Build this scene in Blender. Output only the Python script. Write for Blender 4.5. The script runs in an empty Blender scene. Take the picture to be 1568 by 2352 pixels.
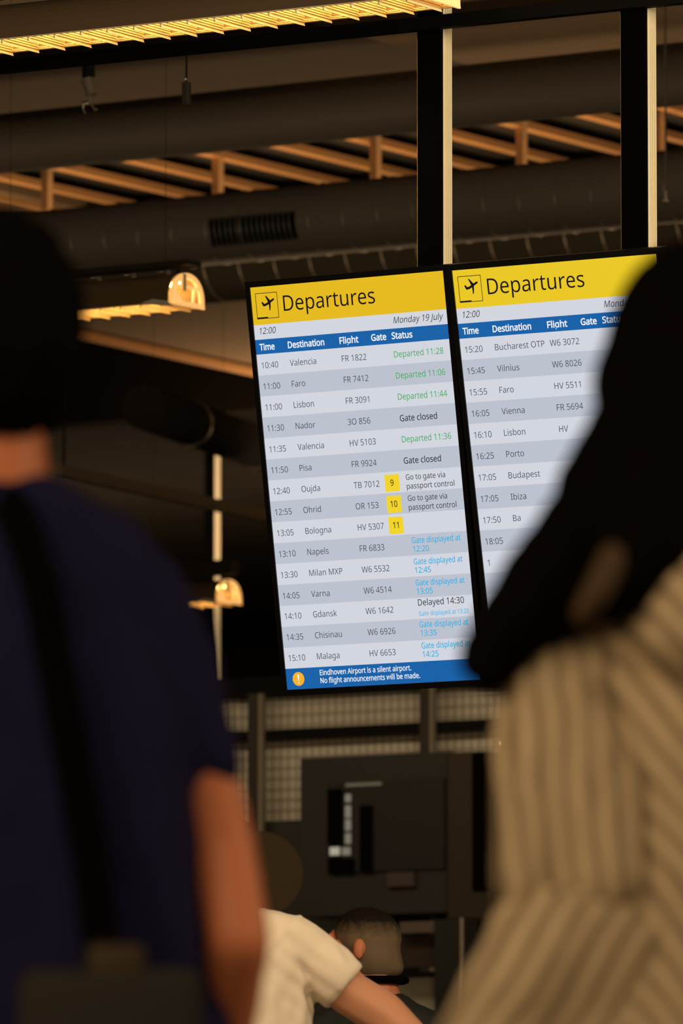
import bpy, bmesh, math, random
from mathutils import Vector, Matrix, noise
random.seed(7)
S = bpy.context.scene
C = S.collection

# ---------------------------------------------------------------- camera, world, area lights of the hall, exposure
F, YH = 17000.0, 3000.0                 # focal length in pixels, row of the horizon
ALPHA = math.radians(32.667)            # the hall is square to x / y, the camera looks along it askew
CAMZ = 0.65                             # the photographer crouches
PITCH = math.atan((YH - 1176) / F)
cd = bpy.data.cameras.new('camera')
cd.sensor_fit = 'VERTICAL'; cd.sensor_height = 36; cd.sensor_width = 24
cd.lens = F / 2352 * 36
cd.clip_end = 200
cd.dof.use_dof = True; cd.dof.focus_distance = 19.45; cd.dof.aperture_fstop = 7.6
cam = bpy.data.objects.new('camera', cd); C.objects.link(cam)
cam.location = (0, 0, CAMZ); cam.rotation_euler = (math.pi / 2 + PITCH, 0, ALPHA)
S.camera = cam
S.view_settings.view_transform = 'Standard'; S.view_settings.look = 'None'
S.view_settings.exposure = 0.0; S.view_settings.gamma = 1.0
S.view_settings.use_curve_mapping = False
S.cycles.use_denoising = True
S.cycles.max_bounces = 8; S.cycles.diffuse_bounces = 4; S.cycles.glossy_bounces = 3
S.cycles.sample_clamp_indirect = 4.0

w = bpy.data.worlds.new('world'); S.world = w; w.use_nodes = True
w.node_tree.nodes['Background'].inputs[0].default_value = (1.0, 0.78, 0.52, 1)
w.node_tree.nodes['Background'].inputs[1].default_value = 0.018

CA, SA = math.cos(ALPHA), math.sin(ALPHA)
def lvl(X, D, Z): return Vector((X * CA - D * SA, X * SA + D * CA, Z))       # camera-level metres -> hall
def ray(px, py):
    up = (1176 - py) / F
    d = math.cos(PITCH) - up * math.sin(PITCH)
    return (px - 784) / F / d, (up * math.cos(PITCH) + math.sin(PITCH)) / d   # X/D, height/D
def cl(px, py, D):
    a, b = ray(px, py); return Vector((a * D, D, CAMZ + b * D))
def at(px, py, D): return lvl(*cl(px, py, D))
def on_y(px, py, y):
    a, b = ray(px, py); D = y / (a * SA + CA); return lvl(a * D, D, CAMZ + b * D)
def on_z(px, py, z):
    a, b = ray(px, py); D = (z - CAMZ) / b; return lvl(a * D, D, z)

WARM = (1.0, 0.71, 0.44)
def lamp(name, loc, rot, sx, sy, power, col=WARM, spread=math.pi):
    l = bpy.data.lights.new(name, 'AREA'); l.shape = 'RECTANGLE'; l.size = sx; l.size_y = sy
    l.energy = power; l.color = col; l.spread = spread
    o = bpy.data.objects.new(name, l); C.objects.link(o); o.location = loc; o.rotation_euler = rot
    return o
# unseen area lights for the hall lamp rows, over and behind the crowd
lamp('hall_area_light', (-4.0, 1.2, 4.1), (math.radians(28), 0, 0), 8, 0.25, 285, (1.0, 0.67, 0.36))
lamp('hall_area_light', (1.2, 9.0, 3.6), (math.radians(20), math.radians(50), 0), 5, 0.25, 200, (1.0, 0.67, 0.36))
lamp('hall_area_light', (-8.0, 11.3, 4.1), (math.radians(20), 0, 0), 8, 0.25, 195)
lamp('hall_area_light', (-16.0, 25.4, 4.0), (math.radians(12), 0, 0), 8, 0.25, 66)  # added area light, brightens the gridded partition
# unseen area lights added to brighten ceiling, slats and ducts from below
lamp('ceiling_fill', (-12.0, 17.5, 4.2), (math.pi, 0, 0), 14, 0.3, 58)
lamp('ceiling_fill', (-17.0, 22.5, 4.2), (math.pi, 0, 0), 12, 0.3, 105)
lamp('ceiling_fill', (-25.0, 41.0, 3.6), (math.pi, 0, 0), 14, 0.3, 130)
lamp('hall_area_light', (-24.0, 38.0, 4.2), (math.radians(35), 0, 0), 12, 0.25, 90)  # added area light, lifts the dark far end of the hall
lamp('ceiling_fill', (-17.0, 26.4, 4.45), (math.pi, 0, 0), 6, 0.3, 44, (1.0, 0.64, 0.33))
lamp('ceiling_fill', (-18.5, 33.6, 4.4), (math.pi, 0, 0), 8, 0.3, 190, (1.0, 0.62, 0.32))
# unseen area lights added at the right to catch the sides of the poles
lamp('pole_side_fill', (-4.0, 15.2, 4.0), (0, math.radians(90), math.radians(-6)), 1.2, 1.2, 60, (1.0, 0.8, 0.5), math.radians(80))
lamp('pole_side_fill', (-11.0, 35.0, 3.8), (0, math.radians(90), 0), 1.0, 1.0, 25, (1.0, 0.8, 0.5), math.radians(40))

# ---------------------------------------------------------------- helpers
def M(name, col, rough=0.6, metal=0.0, bump=0.0, scale=60.0, var=0.0, spec=0.4, emit=None, stretch=None):
    m = bpy.data.materials.new(name); m.use_nodes = True
    nt = m.node_tree; b = nt.nodes['Principled BSDF']
    b.inputs['Base Color'].default_value = (*col, 1); b.inputs['Roughness'].default_value = rough
    b.inputs['Metallic'].default_value = metal; b.inputs['Specular IOR Level'].default_value = spec
    if emit:
        b.inputs['Emission Color'].default_value = (*emit[0], 1); b.inputs['Emission Strength'].default_value = emit[1]
    if bump or var:
        tc = nt.nodes.new('ShaderNodeTexCoord'); mp = nt.nodes.new('ShaderNodeMapping')
        if stretch: mp.inputs['Scale'].default_value = stretch
        nz = nt.nodes.new('ShaderNodeTexNoise'); nz.inputs['Scale'].default_value = scale; nz.inputs['Detail'].default_value = 4
        nt.links.new(tc.outputs['Object'], mp.inputs[0]); nt.links.new(mp.outputs[0], nz.inputs[0])
        if bump:
            bp = nt.nodes.new('ShaderNodeBump'); bp.inputs['Strength'].default_value = bump; bp.inputs['Distance'].default_value = 0.01
            nt.links.new(nz.outputs['Fac'], bp.inputs['Height']); nt.links.new(bp.outputs[0], b.inputs['Normal'])
        if var:
            mx = nt.nodes.new('ShaderNodeMix'); mx.data_type = 'RGBA'
            mx.inputs[6].default_value = (*[c * (1 - var) for c in col], 1); mx.inputs[7].default_value = (*[min(1, c * (1 + var)) for c in col], 1)
            nt.links.new(nz.outputs['Fac'], mx.inputs[0]); nt.links.new(mx.outputs[2], b.inputs['Base Color'])
    return m
def E(name, col, s=1.0):
    m = bpy.data.materials.new(name); m.use_nodes = True; nt = m.node_tree; nt.nodes.clear()
    e = nt.nodes.new('ShaderNodeEmission'); e.inputs[0].default_value = (*col, 1); e.inputs[1].default_value = s
    o = nt.nodes.new('ShaderNodeOutputMaterial'); nt.links.new(e.outputs[0], o.inputs[0]); return m
def lin(r, g, b):
    f = lambda c: (c / 255 / 12.92) if c <= 10.3 else ((c / 255 + 0.055) / 1.055) ** 2.4
    return (f(r), f(g), f(b))

def box(bm, x0, x1, y0, y1, z0, z1, bev=0.0):
    r = bmesh.ops.create_cube(bm, size=1.0)
    for v in r['verts']:
        v.co = Vector(((x0 + x1) / 2 + v.co.x * (x1 - x0), (y0 + y1) / 2 + v.co.y * (y1 - y0), (z0 + z1) / 2 + v.co.z * (z1 - z0)))
    if bev:
        es = list({e for v in r['verts'] for e in v.link_edges})
        bmesh.ops.bevel(bm, geom=es, offset=bev, segments=2, affect='EDGES', profile=0.5)
def tube(bm, p, q, r, r2=None, seg=12):
    p, q = Vector(p), Vector(q); d = q - p
    res = bmesh.ops.create_cone(bm, cap_ends=True, segments=seg, radius1=r, radius2=r if r2 is None else r2, depth=d.length)
    mt = Matrix.Translation((p + q) / 2) @ d.to_track_quat('Z', 'Y').to_matrix().to_4x4()
    bmesh.ops.transform(bm, matrix=mt, verts=res['verts'])
def beam(bm, p, q, w, h, up=(0, 0, 1)):
    """box of width w and height h from p to q"""
    p, q = Vector(p), Vector(q); d = (q - p).normalized(); s = d.cross(Vector(up)).normalized(); u = s.cross(d)
    vs = [bm.verts.new(c + s * a * w / 2 + u * b * h / 2) for c in (p, q) for a, b in ((-1, -1), (1, -1), (1, 1), (-1, 1))]
    for f in ((3, 2, 1, 0), (4, 5, 6, 7), (0, 1, 5, 4), (1, 2, 6, 5), (2, 3, 7, 6), (3, 0, 4, 7)): bm.faces.new([vs[i] for i in f])
def prism(bm, pts, axis, a0, a1):
    """pts: profile in the two other axes, extruded along axis from a0 to a1"""
    def mk(p, a):
        return {'x': (a, p[0], p[1]), 'y': (p[0], a, p[1]), 'z': (p[0], p[1], a)}[axis]
    A = [bm.verts.new(mk(p, a0)) for p in pts]; B = [bm.verts.new(mk(p, a1)) for p in pts]
    n = len(pts)
    bm.faces.new(A); bm.faces.new(B[::-1])
    for i in range(n): bm.faces.new((A[i], B[i], B[(i + 1) % n], A[(i + 1) % n]))
def torus(bm, c, R, r, axis='x', seg=32, ms=6, squash=1.0):
    vs = []
    for i in range(seg):
        t = 2 * math.pi * i / seg; ring = []
        for j in range(ms):
            s = 2 * math.pi * j / ms; rr = R + r * math.cos(s); h = r * squash * math.sin(s)
            a, b = rr * math.cos(t), rr * math.sin(t)
            p = {'x': (h, a, b), 'y': (a, h, b), 'z': (a, b, h)}[axis]
            ring.append(bm.verts.new(Vector(c) + Vector(p)))
        vs.append(ring)
    for i in range(seg):
        for j in range(ms):
            bm.faces.new((vs[i][j], vs[(i + 1) % seg][j], vs[(i + 1) % seg][(j + 1) % ms], vs[i][(j + 1) % ms]))
def bmn(): return bmesh.new()
def obj(name, bm, mat, parent=None, smooth=False, off=None, kind=None, loc=None, label=None):
    if off is not None: bmesh.ops.translate(bm, verts=bm.verts, vec=-Vector(off))
    bmesh.ops.recalc_face_normals(bm, faces=bm.faces)
    me = bpy.data.meshes.new(name); bm.to_mesh(me); bm.free()
    for m in (mat if isinstance(mat, (list, tuple)) else [mat]): me.materials.append(m)
    if smooth:
        for p in me.polygons: p.use_smooth = True
    o = bpy.data.objects.new(name, me); C.objects.link(o)
    if parent: o.parent = parent
    if loc is not None: o.location = loc
    if kind: o['kind'] = kind
    if label: o['label'] = label
    return o
def tag(o, label, cat, group=None):
    o['label'] = label; o['category'] = cat
    if group: o['group'] = group
    return o
def thing(name, label, cat, loc=(0, 0, 0), rot=(0, 0, 0), group=None):
    o = bpy.data.objects.new(name, None); C.objects.link(o); o.empty_display_size = 0.1
    o.location = loc; o.rotation_euler = rot
    return tag(o, label, cat, group)
def one(name, bm, mat, label, cat, base, group=None, smooth=False):
    o = obj(name, bm, mat, None, smooth, off=base); o.location = base
    return tag(o, label, cat, group)
def struct(name, bm, mat): return obj(name, bm, mat, kind='structure')

# ---------------------------------------------------------------- materials
black_paint = M('black_paint', (0.0025, 0.0025, 0.0025), 0.9, spec=0.02)
black_metal = M('black_metal', (0.006, 0.006, 0.006), 0.7, spec=0.1)
dark_ceiling = M('dark_ceiling', (0.035, 0.028, 0.02), 0.9, var=0.3, scale=2, spec=0.1)
dark_wall = M('dark_wall', (0.03, 0.027, 0.02), 0.85, var=0.25, scale=1.5, spec=0.1)
floor_mat = M('floor_tile', (0.16, 0.14, 0.11), 0.4, var=0.15, scale=4)
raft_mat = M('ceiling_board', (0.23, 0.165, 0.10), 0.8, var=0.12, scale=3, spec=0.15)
timber = M('timber', (0.60, 0.32, 0.13), 0.6, var=0.2, scale=14, stretch=(1, 0.05, 1), spec=0.2)
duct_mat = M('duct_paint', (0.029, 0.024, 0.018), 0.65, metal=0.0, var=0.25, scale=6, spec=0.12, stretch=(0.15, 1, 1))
seam_mat = M('duct_seam', (0.16, 0.15, 0.13), 0.35, metal=0.5)
alu = M('cream_aluminium', (0.78, 0.72, 0.55), 0.45, spec=0.4, var=0.05, scale=30)
steel = M('steel', (0.5, 0.48, 0.45), 0.3, metal=0.9)

# ---------------------------------------------------------------- the hall
ZC = 6.15
bm = bmn(); box(bm, -45, 14, -6, 52, -0.1, 0.0); struct('floor', bm, floor_mat)
bm = bmn(); box(bm, -45, 14, -6, 52, ZC, ZC + 0.1); struct('ceiling', bm, dark_ceiling)
bm = bmn(); box(bm, -45, 14, 51.9, 52, 0, ZC); struct('wall_back', bm, dark_wall)
bm = bmn(); box(bm, -45, -44.9, -6, 51.9, 0, ZC); struct('wall_left', bm, dark_wall)
bm = bmn(); box(bm, 13.9, 14, -6, 51.9, 0, ZC); struct('wall_right', bm, dark_wall)
bm = bmn(); box(bm, -44.9, 13.9, -6, -5.9, 0, ZC); struct('wall_front', bm, dark_wall)

# ---------------------------------------------------------------- lettering (outlines of a humanist sans, 1000 units)
GLYPHS = """.	215	58 43,61 69,72 85,88 94,107 97,126 94,142 85,153 69,157 43,153 18,142 2,126 -8,107 -11,88 -8,72 2,61 18
0	459	419 287,417 221,409 163,395 112,376 70,349 37,316 12,276 -3,229 -8,170 1,122 27,86 70,60 129,44 201,39 287,44 373,58 446,83 504,119 547,167 573,229 581,287 573,335 547,372 504,399 446,414 373;110 287,113 215,121 156,137 111,159 78,190 59,229 52,268 59,298 78,320 110,336 156,345 215,348 287,345 359,336 417,320 463,298 495,268 515,229 521,190 515,159 495,137 463,121 417,113 359
1	459	285 0,216 0,216 400,216 439,217 470,219 499,196 477,169 455,108 405,71 452,226 573,285 573
2	459	417 0,38 0,38 59,188 210,261 287,287 320,306 353,318 387,322 424,315 466,294 496,261 514,221 520,181 517,147 506,115 489,83 466,45 513,94 548,122 561,153 572,186 578,221 581,270 576,313 562,347 540,372 510,388 472,394 428,389 385,375 344,353 305,324 267,247 185,128 67,128 64,417 64
3	459	395 439,392 403,381 372,363 347,340 326,310 311,277 302,277 298,337 283,379 255,405 214,413 163,407 116,390 74,360 40,318 14,263 -3,193 -8,150 -6,110 -1,72 8,36 23,36 89,74 73,114 61,155 54,194 51,260 59,305 81,331 117,339 164,335 197,320 223,297 242,265 255,226 263,179 265,123 265,123 326,180 326,223 329,259 339,286 356,307 377,319 404,323 434,316 471,295 498,262 516,219 521,190 520,164 515,117 498,75 473,39 521,73 544,115 563,163 576,218 581,260 578,296 571,327 558,352 540,371 519,384 495,393 468
4	459	443 130,359 130,359 0,291 0,291 130,17 130,17 190,286 576,359 576,359 193,443 193;291 374,291 412,293 444,294 474,295 500,292 500,276 468,257 438,86 193,291 193
5	459	221 351,275 346,322 331,361 307,389 274,407 232,413 183,407 128,387 81,356 43,314 15,261 -2,199 -8,156 -6,116 0,80 10,51 23,51 90,82 74,121 62,161 55,200 52,239 55,274 65,302 82,323 106,336 137,341 176,332 225,306 262,262 284,197 292,146 288,99 280,64 302,86 573,373 573,373 508,146 508,132 342,169 348
6	459	44 245,46 294,51 342,60 389,75 433,95 474,121 510,155 539,196 562,246 576,306 581,344 579,377 573,377 513,344 520,308 523,257 518,216 504,183 483,158 454,139 419,127 380,119 337,115 291,119 291,133 309,150 326,170 339,194 350,223 356,255 358,302 353,342 338,375 313,400 279,416 236,421 184,415 129,399 82,372 44,336 15,291 -2,239 -8,199 -4,163 7,130 26,101 54,77 89,59 133,48 185;238 51,284 59,320 84,343 125,351 184,344 233,324 271,289 295,241 303,205 299,175 287,150 270,131 248,119 223,115 198,117 172,123 146,133 121,146 99,164 79,185 64,210 55
7	459	109 0,344 508,35 508,35 573,419 573,419 518,187 0
8	459	229 581,276 577,318 565,352 546,378 519,395 485,400 443,396 411,385 383,368 359,346 338,320 319,291 303,325 285,355 265,381 242,401 216,414 185,419 148,413 104,395 65,367 34,330 11,284 -3,231 -8,174 -3,126 10,89 33,61 63,45 101,39 146,43 183,56 214,75 241,99 264,128 283,158 299,131 316,107 336,87 358,71 383,61 411,58 444,63 485,80 518,107 545,141 565,182 577;108 145,116 107,138 76,176 55,229 48,281 55,319 76,342 108,350 148,346 174,335 197,317 217,293 235,264 251,229 265,217 270,184 254,157 237,136 219,121 197,111 173;228 524,188 518,155 502,134 476,127 441,130 414,141 391,157 373,179 357,232 330,282 357,302 373,317 392,327 414,330 441,323 476,302 502,270 518
9	459	417 328,415 279,410 231,401 183,387 139,366 99,340 63,306 33,265 11,214 -3,154 -8,117 -6,82 0,82 60,115 53,152 50,204 54,245 68,278 90,303 118,322 153,334 192,342 235,346 281,341 281,327 263,310 247,290 233,266 223,237 216,204 214,158 219,118 235,85 260,61 294,45 336,40 387,46 443,63 491,90 529,127 557,171 575,223 581,262 577,299 565,332 545,361 518,384 483,402 439,413 388;223 521,178 513,142 488,118 447,110 388,117 339,137 301,171 277,220 269,256 273,286 285,311 303,330 325,342 349,346 374,344 400,338 426,328 451,315 474,298 493,277 508,252 518
:	215	58 43,61 69,72 85,88 94,107 97,126 94,142 85,153 69,157 43,153 18,142 2,126 -8,107 -11,88 -8,72 2,61 18;58 387,61 412,72 429,88 438,107 441,126 438,142 429,153 412,157 387,153 362,142 345,126 335,107 332,88 335,72 345,61 362
A	512	437 0,368 177,141 177,73 0,0 0,224 575,289 575,512 0;282 415,274 438,263 473,255 500,247 468,238 438,230 415,165 241,346 241
B	521	241 573,336 565,404 541,428 522,445 497,455 467,459 431,456 399,446 371,431 347,409 328,382 313,350 304,350 300,384 292,415 279,441 261,461 236,474 203,478 163,472 115,454 74,425 42,385 19,337 5,279 0,78 0,78 573;256 329,318 335,357 352,377 382,384 423,376 463,351 490,308 506,245 511,150 511,150 329;150 269,150 61,265 61,330 68,371 91,394 125,401 168,398 197,388 221,370 241,344 256,307 266,260 269
C	507	323 517,280 513,241 502,206 482,178 456,155 423,139 383,129 337,125 286,131 220,147 164,175 117,213 83,262 62,322 55,359 57,394 62,460 78,460 15,427 5,393 -2,356 -7,312 -8,232 1,166 28,115 72,78 131,56 203,49 287,53 349,67 406,89 456,120 499,159 534,206 559,261 575,324 581,367 578,409 572,448 561,482 547,453 486,394 508,360 515
D	585	536 292,528 203,501 131,457 74,399 33,325 8,237 0,78 0,78 573,254 573,335 565,404 540,460 501,502 446,528 377;460 289,454 359,435 415,404 457,361 487,308 505,244 511,150 511,150 62,228 62,282 65,329 76,369 94,402 119,428 151,446 190,457 236
E	446	398 0,78 0,78 573,398 573,398 509,150 509,150 330,383 330,383 268,150 268,150 63,398 63
F	416	150 0,78 0,78 573,398 573,398 509,150 509,150 306,383 306,383 243,150 243
G	584	326 302,524 302,524 22,478 8,431 -1,380 -6,323 -8,241 1,173 28,120 71,81 130,57 202,49 286,58 370,84 442,127 500,186 544,259 571,346 581,392 578,437 572,478 561,516 547,489 484,457 497,421 508,382 515,342 517,278 510,225 489,181 455,150 409,131 353,124 286,130 222,146 166,175 119,216 84,270 62,340 55,404 59,452 68,452 238,326 238
H	594	516 0,443 0,443 267,150 267,150 0,78 0,78 573,150 573,150 330,443 330,443 573,516 573
I	272	239 0,32 0,32 42,99 57,99 515,32 531,32 573,239 573,239 531,172 515,172 57,239 42
J	219	-3 -152,-37 -150,-63 -142,-63 -81,-35 -87,-5 -89,15 -87,33 -81,50 -70,63 -53,71 -29,74 3,74 573,146 573,146 9,141 -42,128 -82,105 -113,75 -135,39 -148
L	420	78 0,78 573,150 573,150 64,400 64,400 0
M	727	330 0,142 502,139 502,142 461,144 407,144 347,144 0,78 0,78 573,184 573,361 103,364 103,544 573,650 573,650 0,578 0,578 352,579 408,581 460,584 501,581 501,390 0
N	609	532 0,447 0,141 476,138 476,141 432,143 378,144 320,144 0,78 0,78 573,161 573,467 99,470 99,468 137,466 193,464 249,464 573,532 573
O	626	577 287,573 224,561 166,540 116,510 73,473 38,428 13,375 -3,314 -8,251 -3,196 13,151 39,114 73,85 116,65 167,53 224,49 288,56 370,78 442,114 500,166 545,232 572,314 581,393 572,459 545,510 501,547 442,570 370;125 287,130 220,145 163,171 117,207 83,255 62,314 55,373 62,420 83,456 117,481 163,496 220,501 287,498 338,490 384,476 423,456 457,431 484,398 503,360 514,314 518,255 511,207 490,171 457,145 411,130 354
P	485	229 573,282 570,326 562,363 548,393 528,415 504,431 475,441 442,444 404,441 370,433 336,417 306,395 278,364 255,324 238,275 227,216 223,150 223,150 0,78 0,78 573;223 511,150 511,150 285,208 285,258 288,298 296,330 311,352 334,365 363,370 401,361 449,334 484,289 504
R	499	236 573,301 568,353 555,393 532,422 500,439 460,444 410,440 368,427 334,408 306,385 285,358 269,330 257,487 0,403 0,264 237,150 237,150 0,78 0,78 573;232 510,150 510,150 298,236 298,296 304,338 325,362 359,370 407,366 440,355 467,336 486,310 500,275 507
S	440	403 153,396 106,378 66,348 35,307 11,257 -3,198 -8,137 -5,83 4,41 19,41 88,73 76,113 65,156 57,201 55,240 57,273 66,298 79,316 98,327 120,330 147,327 173,318 194,302 213,277 230,242 247,196 265,131 294,106 311,85 330,69 351,57 375,50 403,48 435,54 477,71 513,99 542,136 563,180 576,231 581,276 578,318 572,355 562,389 549,366 487,302 508,266 515,229 517,196 515,169 507,148 494,133 478,124 457,121 434,124 407,133 386,149 367,172 351,204 335,246 318,293 299,332 279,362 255,385 228,398 194
T	446	259 0,187 0,187 509,8 509,8 573,437 573,437 509,259 509
V	481	481 573,277 0,204 0,0 573,75 573,204 205,220 160,231 119,241 80,250 119,262 161,277 207,405 573
W	746	735 573,583 0,510 0,399 375,389 410,380 443,373 471,370 488,367 471,361 443,352 409,342 373,234 0,161 0,10 573,85 573,174 223,183 186,190 151,196 118,201 87,206 119,213 154,222 191,232 227,333 573,407 573,512 225,523 187,532 151,538 117,544 87,550 129,560 175,572 224,660 573
X	470	467 0,385 0,233 249,79 0,3 0,193 298,15 573,95 573,236 348,377 573,453 573,276 300
a	450	231 437,299 428,347 403,364 383,376 358,383 328,385 293,385 0,334 0,320 61,317 61,298 40,279 22,258 9,234 -1,206 -6,172 -8,136 -5,103 6,75 23,55 48,41 80,37 119,40 150,50 176,65 199,87 219,152 245,243 257,316 259,316 285,310 330,293 359,265 375,227 380,194 378,163 370,106 347,84 400,115 414,151 426,190 434;252 208,184 200,141 182,118 155,110 119,115 87,132 66,157 53,188 49,238 56,279 79,295 96,306 117,313 142,315 172,315 210
b	493	139 461,138 410,135 373,139 373,161 398,189 419,226 432,272 437,310 434,344 423,374 406,401 381,422 350,437 312,446 267,449 215,444 147,427 91,400 48,365 17,322 -2,272 -8,226 -3,189 10,161 31,139 55,133 55,119 0,68 0,68 609,139 609;260 379,219 374,188 361,165 339,150 308,142 268,139 217,139 214,145 144,165 93,181 74,202 61,229 53,261 51,288 53,312 61,332 74,348 93,369 145,376 216,369 287,348 338,331 356,311 368,288 376
c	385	241 -8,187 -2,139 15,99 45,69 87,50 143,44 213,51 284,71 342,102 385,142 415,191 432,245 438,278 436,309 431,336 424,358 415,337 356,292 370,244 376,204 371,172 358,148 335,131 303,120 263,117 213,120 166,131 126,148 94,172 71,202 58,240 53,273 55,302 60,351 78,351 15,328 5,304 -2,275 -7
d	493	221 -8,182 -5,148 6,118 23,92 48,71 79,56 117,47 162,44 214,47 266,56 311,71 350,93 381,119 406,149 424,183 434,221 438,253 436,280 429,303 420,323 407,340 391,354 374,359 374,356 405,354 438,354 609,425 609,425 0,368 0,358 58,354 58,340 40,323 24,303 11,279 1,252 -6;232 51,263 53,290 60,311 71,328 88,348 135,355 200,355 213,349 284,329 336,313 355,291 369,264 377,231 379,204 376,181 368,162 354,146 334,124 281,117 213,124 144,146 93,162 74,181 61,205 53
e	452	234 438,286 432,329 414,364 385,390 346,406 299,411 244,411 201,117 201,127 137,154 90,174 74,197 62,224 55,254 52,293 54,327 60,392 82,392 20,359 8,327 -1,292 -6,251 -8,194 -2,143 17,101 48,70 91,51 146,44 212,50 277,68 333,96 378,134 411,181 431;233 380,188 372,154 348,130 309,119 257,338 257,335 292,326 322,312 346,292 364,266 376
f	276	266 375,158 375,158 0,87 0,87 375,12 375,12 408,87 432,87 457,92 507,104 547,124 577,152 597,186 609,227 613,274 609,310 599,292 544,262 552,228 556,197 550,175 532,162 502,158 458,158 430,266 430
g	493	221 438,261 434,297 422,329 402,355 373,359 373,369 430,425 430,425 -7,420 -63,404 -109,378 -146,341 -172,293 -187,233 -192,188 -191,147 -186,110 -177,78 -165,78 -100,111 -114,149 -125,191 -132,237 -134,286 -126,324 -101,347 -63,355 -13,355 4,356 32,358 57,354 57,329 28,299 8,263 -4,221 -8,182 -4,147 7,117 25,91 51,70 83,56 121,47 164,44 214,47 263,56 306,70 344,91 377,117 404,147 423,181 434;230 379,197 374,169 359,147 336,130 303,120 262,117 213,124 143,146 92,163 73,182 60,205 52,232 50,262 52,288 58,309 69,326 85,340 105,349 131,354 161,356 197,356 214,353 267,343 309,326 340,302 362,270 374
h	496	139 431,138 399,135 370,140 370,155 391,174 407,196 420,221 429,247 435,273 437,321 433,360 421,391 400,413 370,426 330,431 280,431 0,361 0,361 275,355 321,338 353,308 372,265 379,222 374,189 360,166 338,150 308,142 269,139 222,139 0,68 0,68 609,139 609
i	207	139 430,139 0,68 0,68 430;104 591,119 588,133 580,142 566,145 546,142 526,133 512,119 504,104 501,88 504,75 512,66 526,63 546,66 566,75 580,88 588
j	207	18 -192,-18 -190,-44 -183,-44 -126,-19 -132,9 -134,32 -130,51 -120,64 -100,68 -67,68 430,139 430,139 -64,136 -101,126 -133,110 -159,87 -177,56 -189;63 546,66 566,75 580,88 588,104 591,119 588,133 580,142 566,145 546,142 526,133 512,119 504,104 501,88 504,75 512,66 526
k	428	138 291,137 257,135 221,138 221,152 240,172 264,189 285,326 430,409 430,235 246,421 0,336 0,187 200,138 158,138 0,68 0,68 609,138 609
l	207	139 0,68 0,68 609,139 609
m	750	540 438,574 436,603 429,628 417,649 401,665 379,676 352,683 319,685 280,685 0,615 0,615 277,610 321,594 353,567 372,528 379,499 376,474 369,454 358,438 342,418 298,411 237,411 0,342 0,342 277,339 308,332 333,320 353,303 367,281 376,253 379,215 374,185 360,164 338,150 308,141 269,139 223,139 0,68 0,68 430,125 430,136 371,140 371,155 392,173 409,194 422,217 431,241 436,266 438,312 433,349 420,378 398,398 366,402 366,427 398,461 420,499 433
n	496	275 438,311 436,343 429,369 417,391 401,409 379,421 352,428 319,431 280,431 0,361 0,361 275,355 321,338 353,308 372,265 379,232 376,204 368,182 356,166 338,146 289,139 223,139 0,68 0,68 430,125 430,136 371,140 371,156 392,175 409,198 422,222 431,248 436
o	485	442 216,438 165,428 121,411 82,388 51,359 25,324 7,285 -4,241 -8,200 -4,163 7,129 25,100 51,77 82,59 121,48 165,44 216,50 282,68 336,97 380,137 412,186 431,244 438,299 431,347 412,387 380,417 336,436 282;117 216,120 169,130 128,147 95,172 71,203 56,243 51,282 56,314 71,339 95,356 128,366 169,369 216,365 263,355 303,338 335,314 359,282 374,242 379,212 376,185 368,164 354,147 335,124 284
p	493	273 438,310 434,344 424,374 407,401 383,422 351,437 313,446 268,449 216,444 148,427 93,401 49,365 17,322 -2,272 -8,241 -6,213 1,190 11,170 24,139 55,134 55,137 20,139 -16,139 -192,68 -192,68 430,126 430,136 371,139 371,153 389,170 405,189 419,213 429,240 436;260 379,221 374,190 362,167 342,152 313,142 275,139 229,139 216,142 167,150 126,165 93,188 70,220 55,261 51,297 56,326 72,348 98,364 131,373 171,376 217,369 283,348 334,331 354,311 367,288 376
r	331	269 438,295 437,319 433,310 368,287 372,264 374,240 371,217 363,195 351,176 334,161 313,149 289,141 261,139 229,139 0,68 0,68 430,126 430,134 351,137 351,152 374,170 395,191 413,214 426,240 435
s	384	348 119,343 80,327 49,302 24,268 6,226 -4,176 -8,135 -6,99 -1,68 8,42 19,42 83,104 60,141 52,178 49,224 53,256 66,274 86,280 112,278 128,271 141,259 154,239 167,174 196,103 228,76 245,57 266,45 292,41 324,44 350,52 372,66 392,85 408,137 430,202 438,240 436,275 430,308 421,339 409,315 353,258 372,228 378,197 380,159 377,131 366,114 350,108 328,111 312,119 298,133 286,154 274,219 246,289 215,314 197,333 176,344 150
t	289	212 50,245 53,272 59,272 5,240 -4,200 -8,167 -5,138 4,112 20,91 44,78 79,74 125,74 375,13 375,13 409,75 437,103 528,144 528,144 430,269 430,269 375,144 375,144 127,149 93,163 69,185 54
u	496	427 430,427 0,370 0,359 57,356 57,340 36,321 20,298 8,273 -1,247 -6,220 -8,173 -4,134 8,103 29,81 59,68 99,63 148,63 430,135 430,135 153,141 108,158 76,188 57,230 51,273 55,306 69,330 91,345 121,354 160,357 206,357 430
v	407	163 0,0 430,75 430,167 176,180 137,193 96,201 63,204 63,214 96,227 138,241 176,332 430,407 430,244 0
w	630	346 243,336 276,328 308,321 335,316 357,313 357,308 335,302 307,294 275,284 242,207 1,127 1,9 431,82 431,141 201,153 154,163 109,169 73,172 73,178 97,185 128,193 160,201 188,277 431,354 431,428 188,440 149,451 109,457 74,460 74,466 108,477 153,489 201,549 431,621 431,502 1,419 1
y	409	1 430,76 430,169 185,184 144,196 105,205 68,209 68,224 121,245 186,333 430,409 430,224 -59,207 -97,188 -130,165 -156,138 -176,106 -188,67 -192,34 -190,9 -186,9 -130,30 -133,56 -135,79 -132,99 -126,116 -114,130 -99,142 -80,152 -59,174 -2
z	377	346 0,31 0,31 47,262 375,45 375,45 430,340 430,340 377,112 55,346 55
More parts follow.
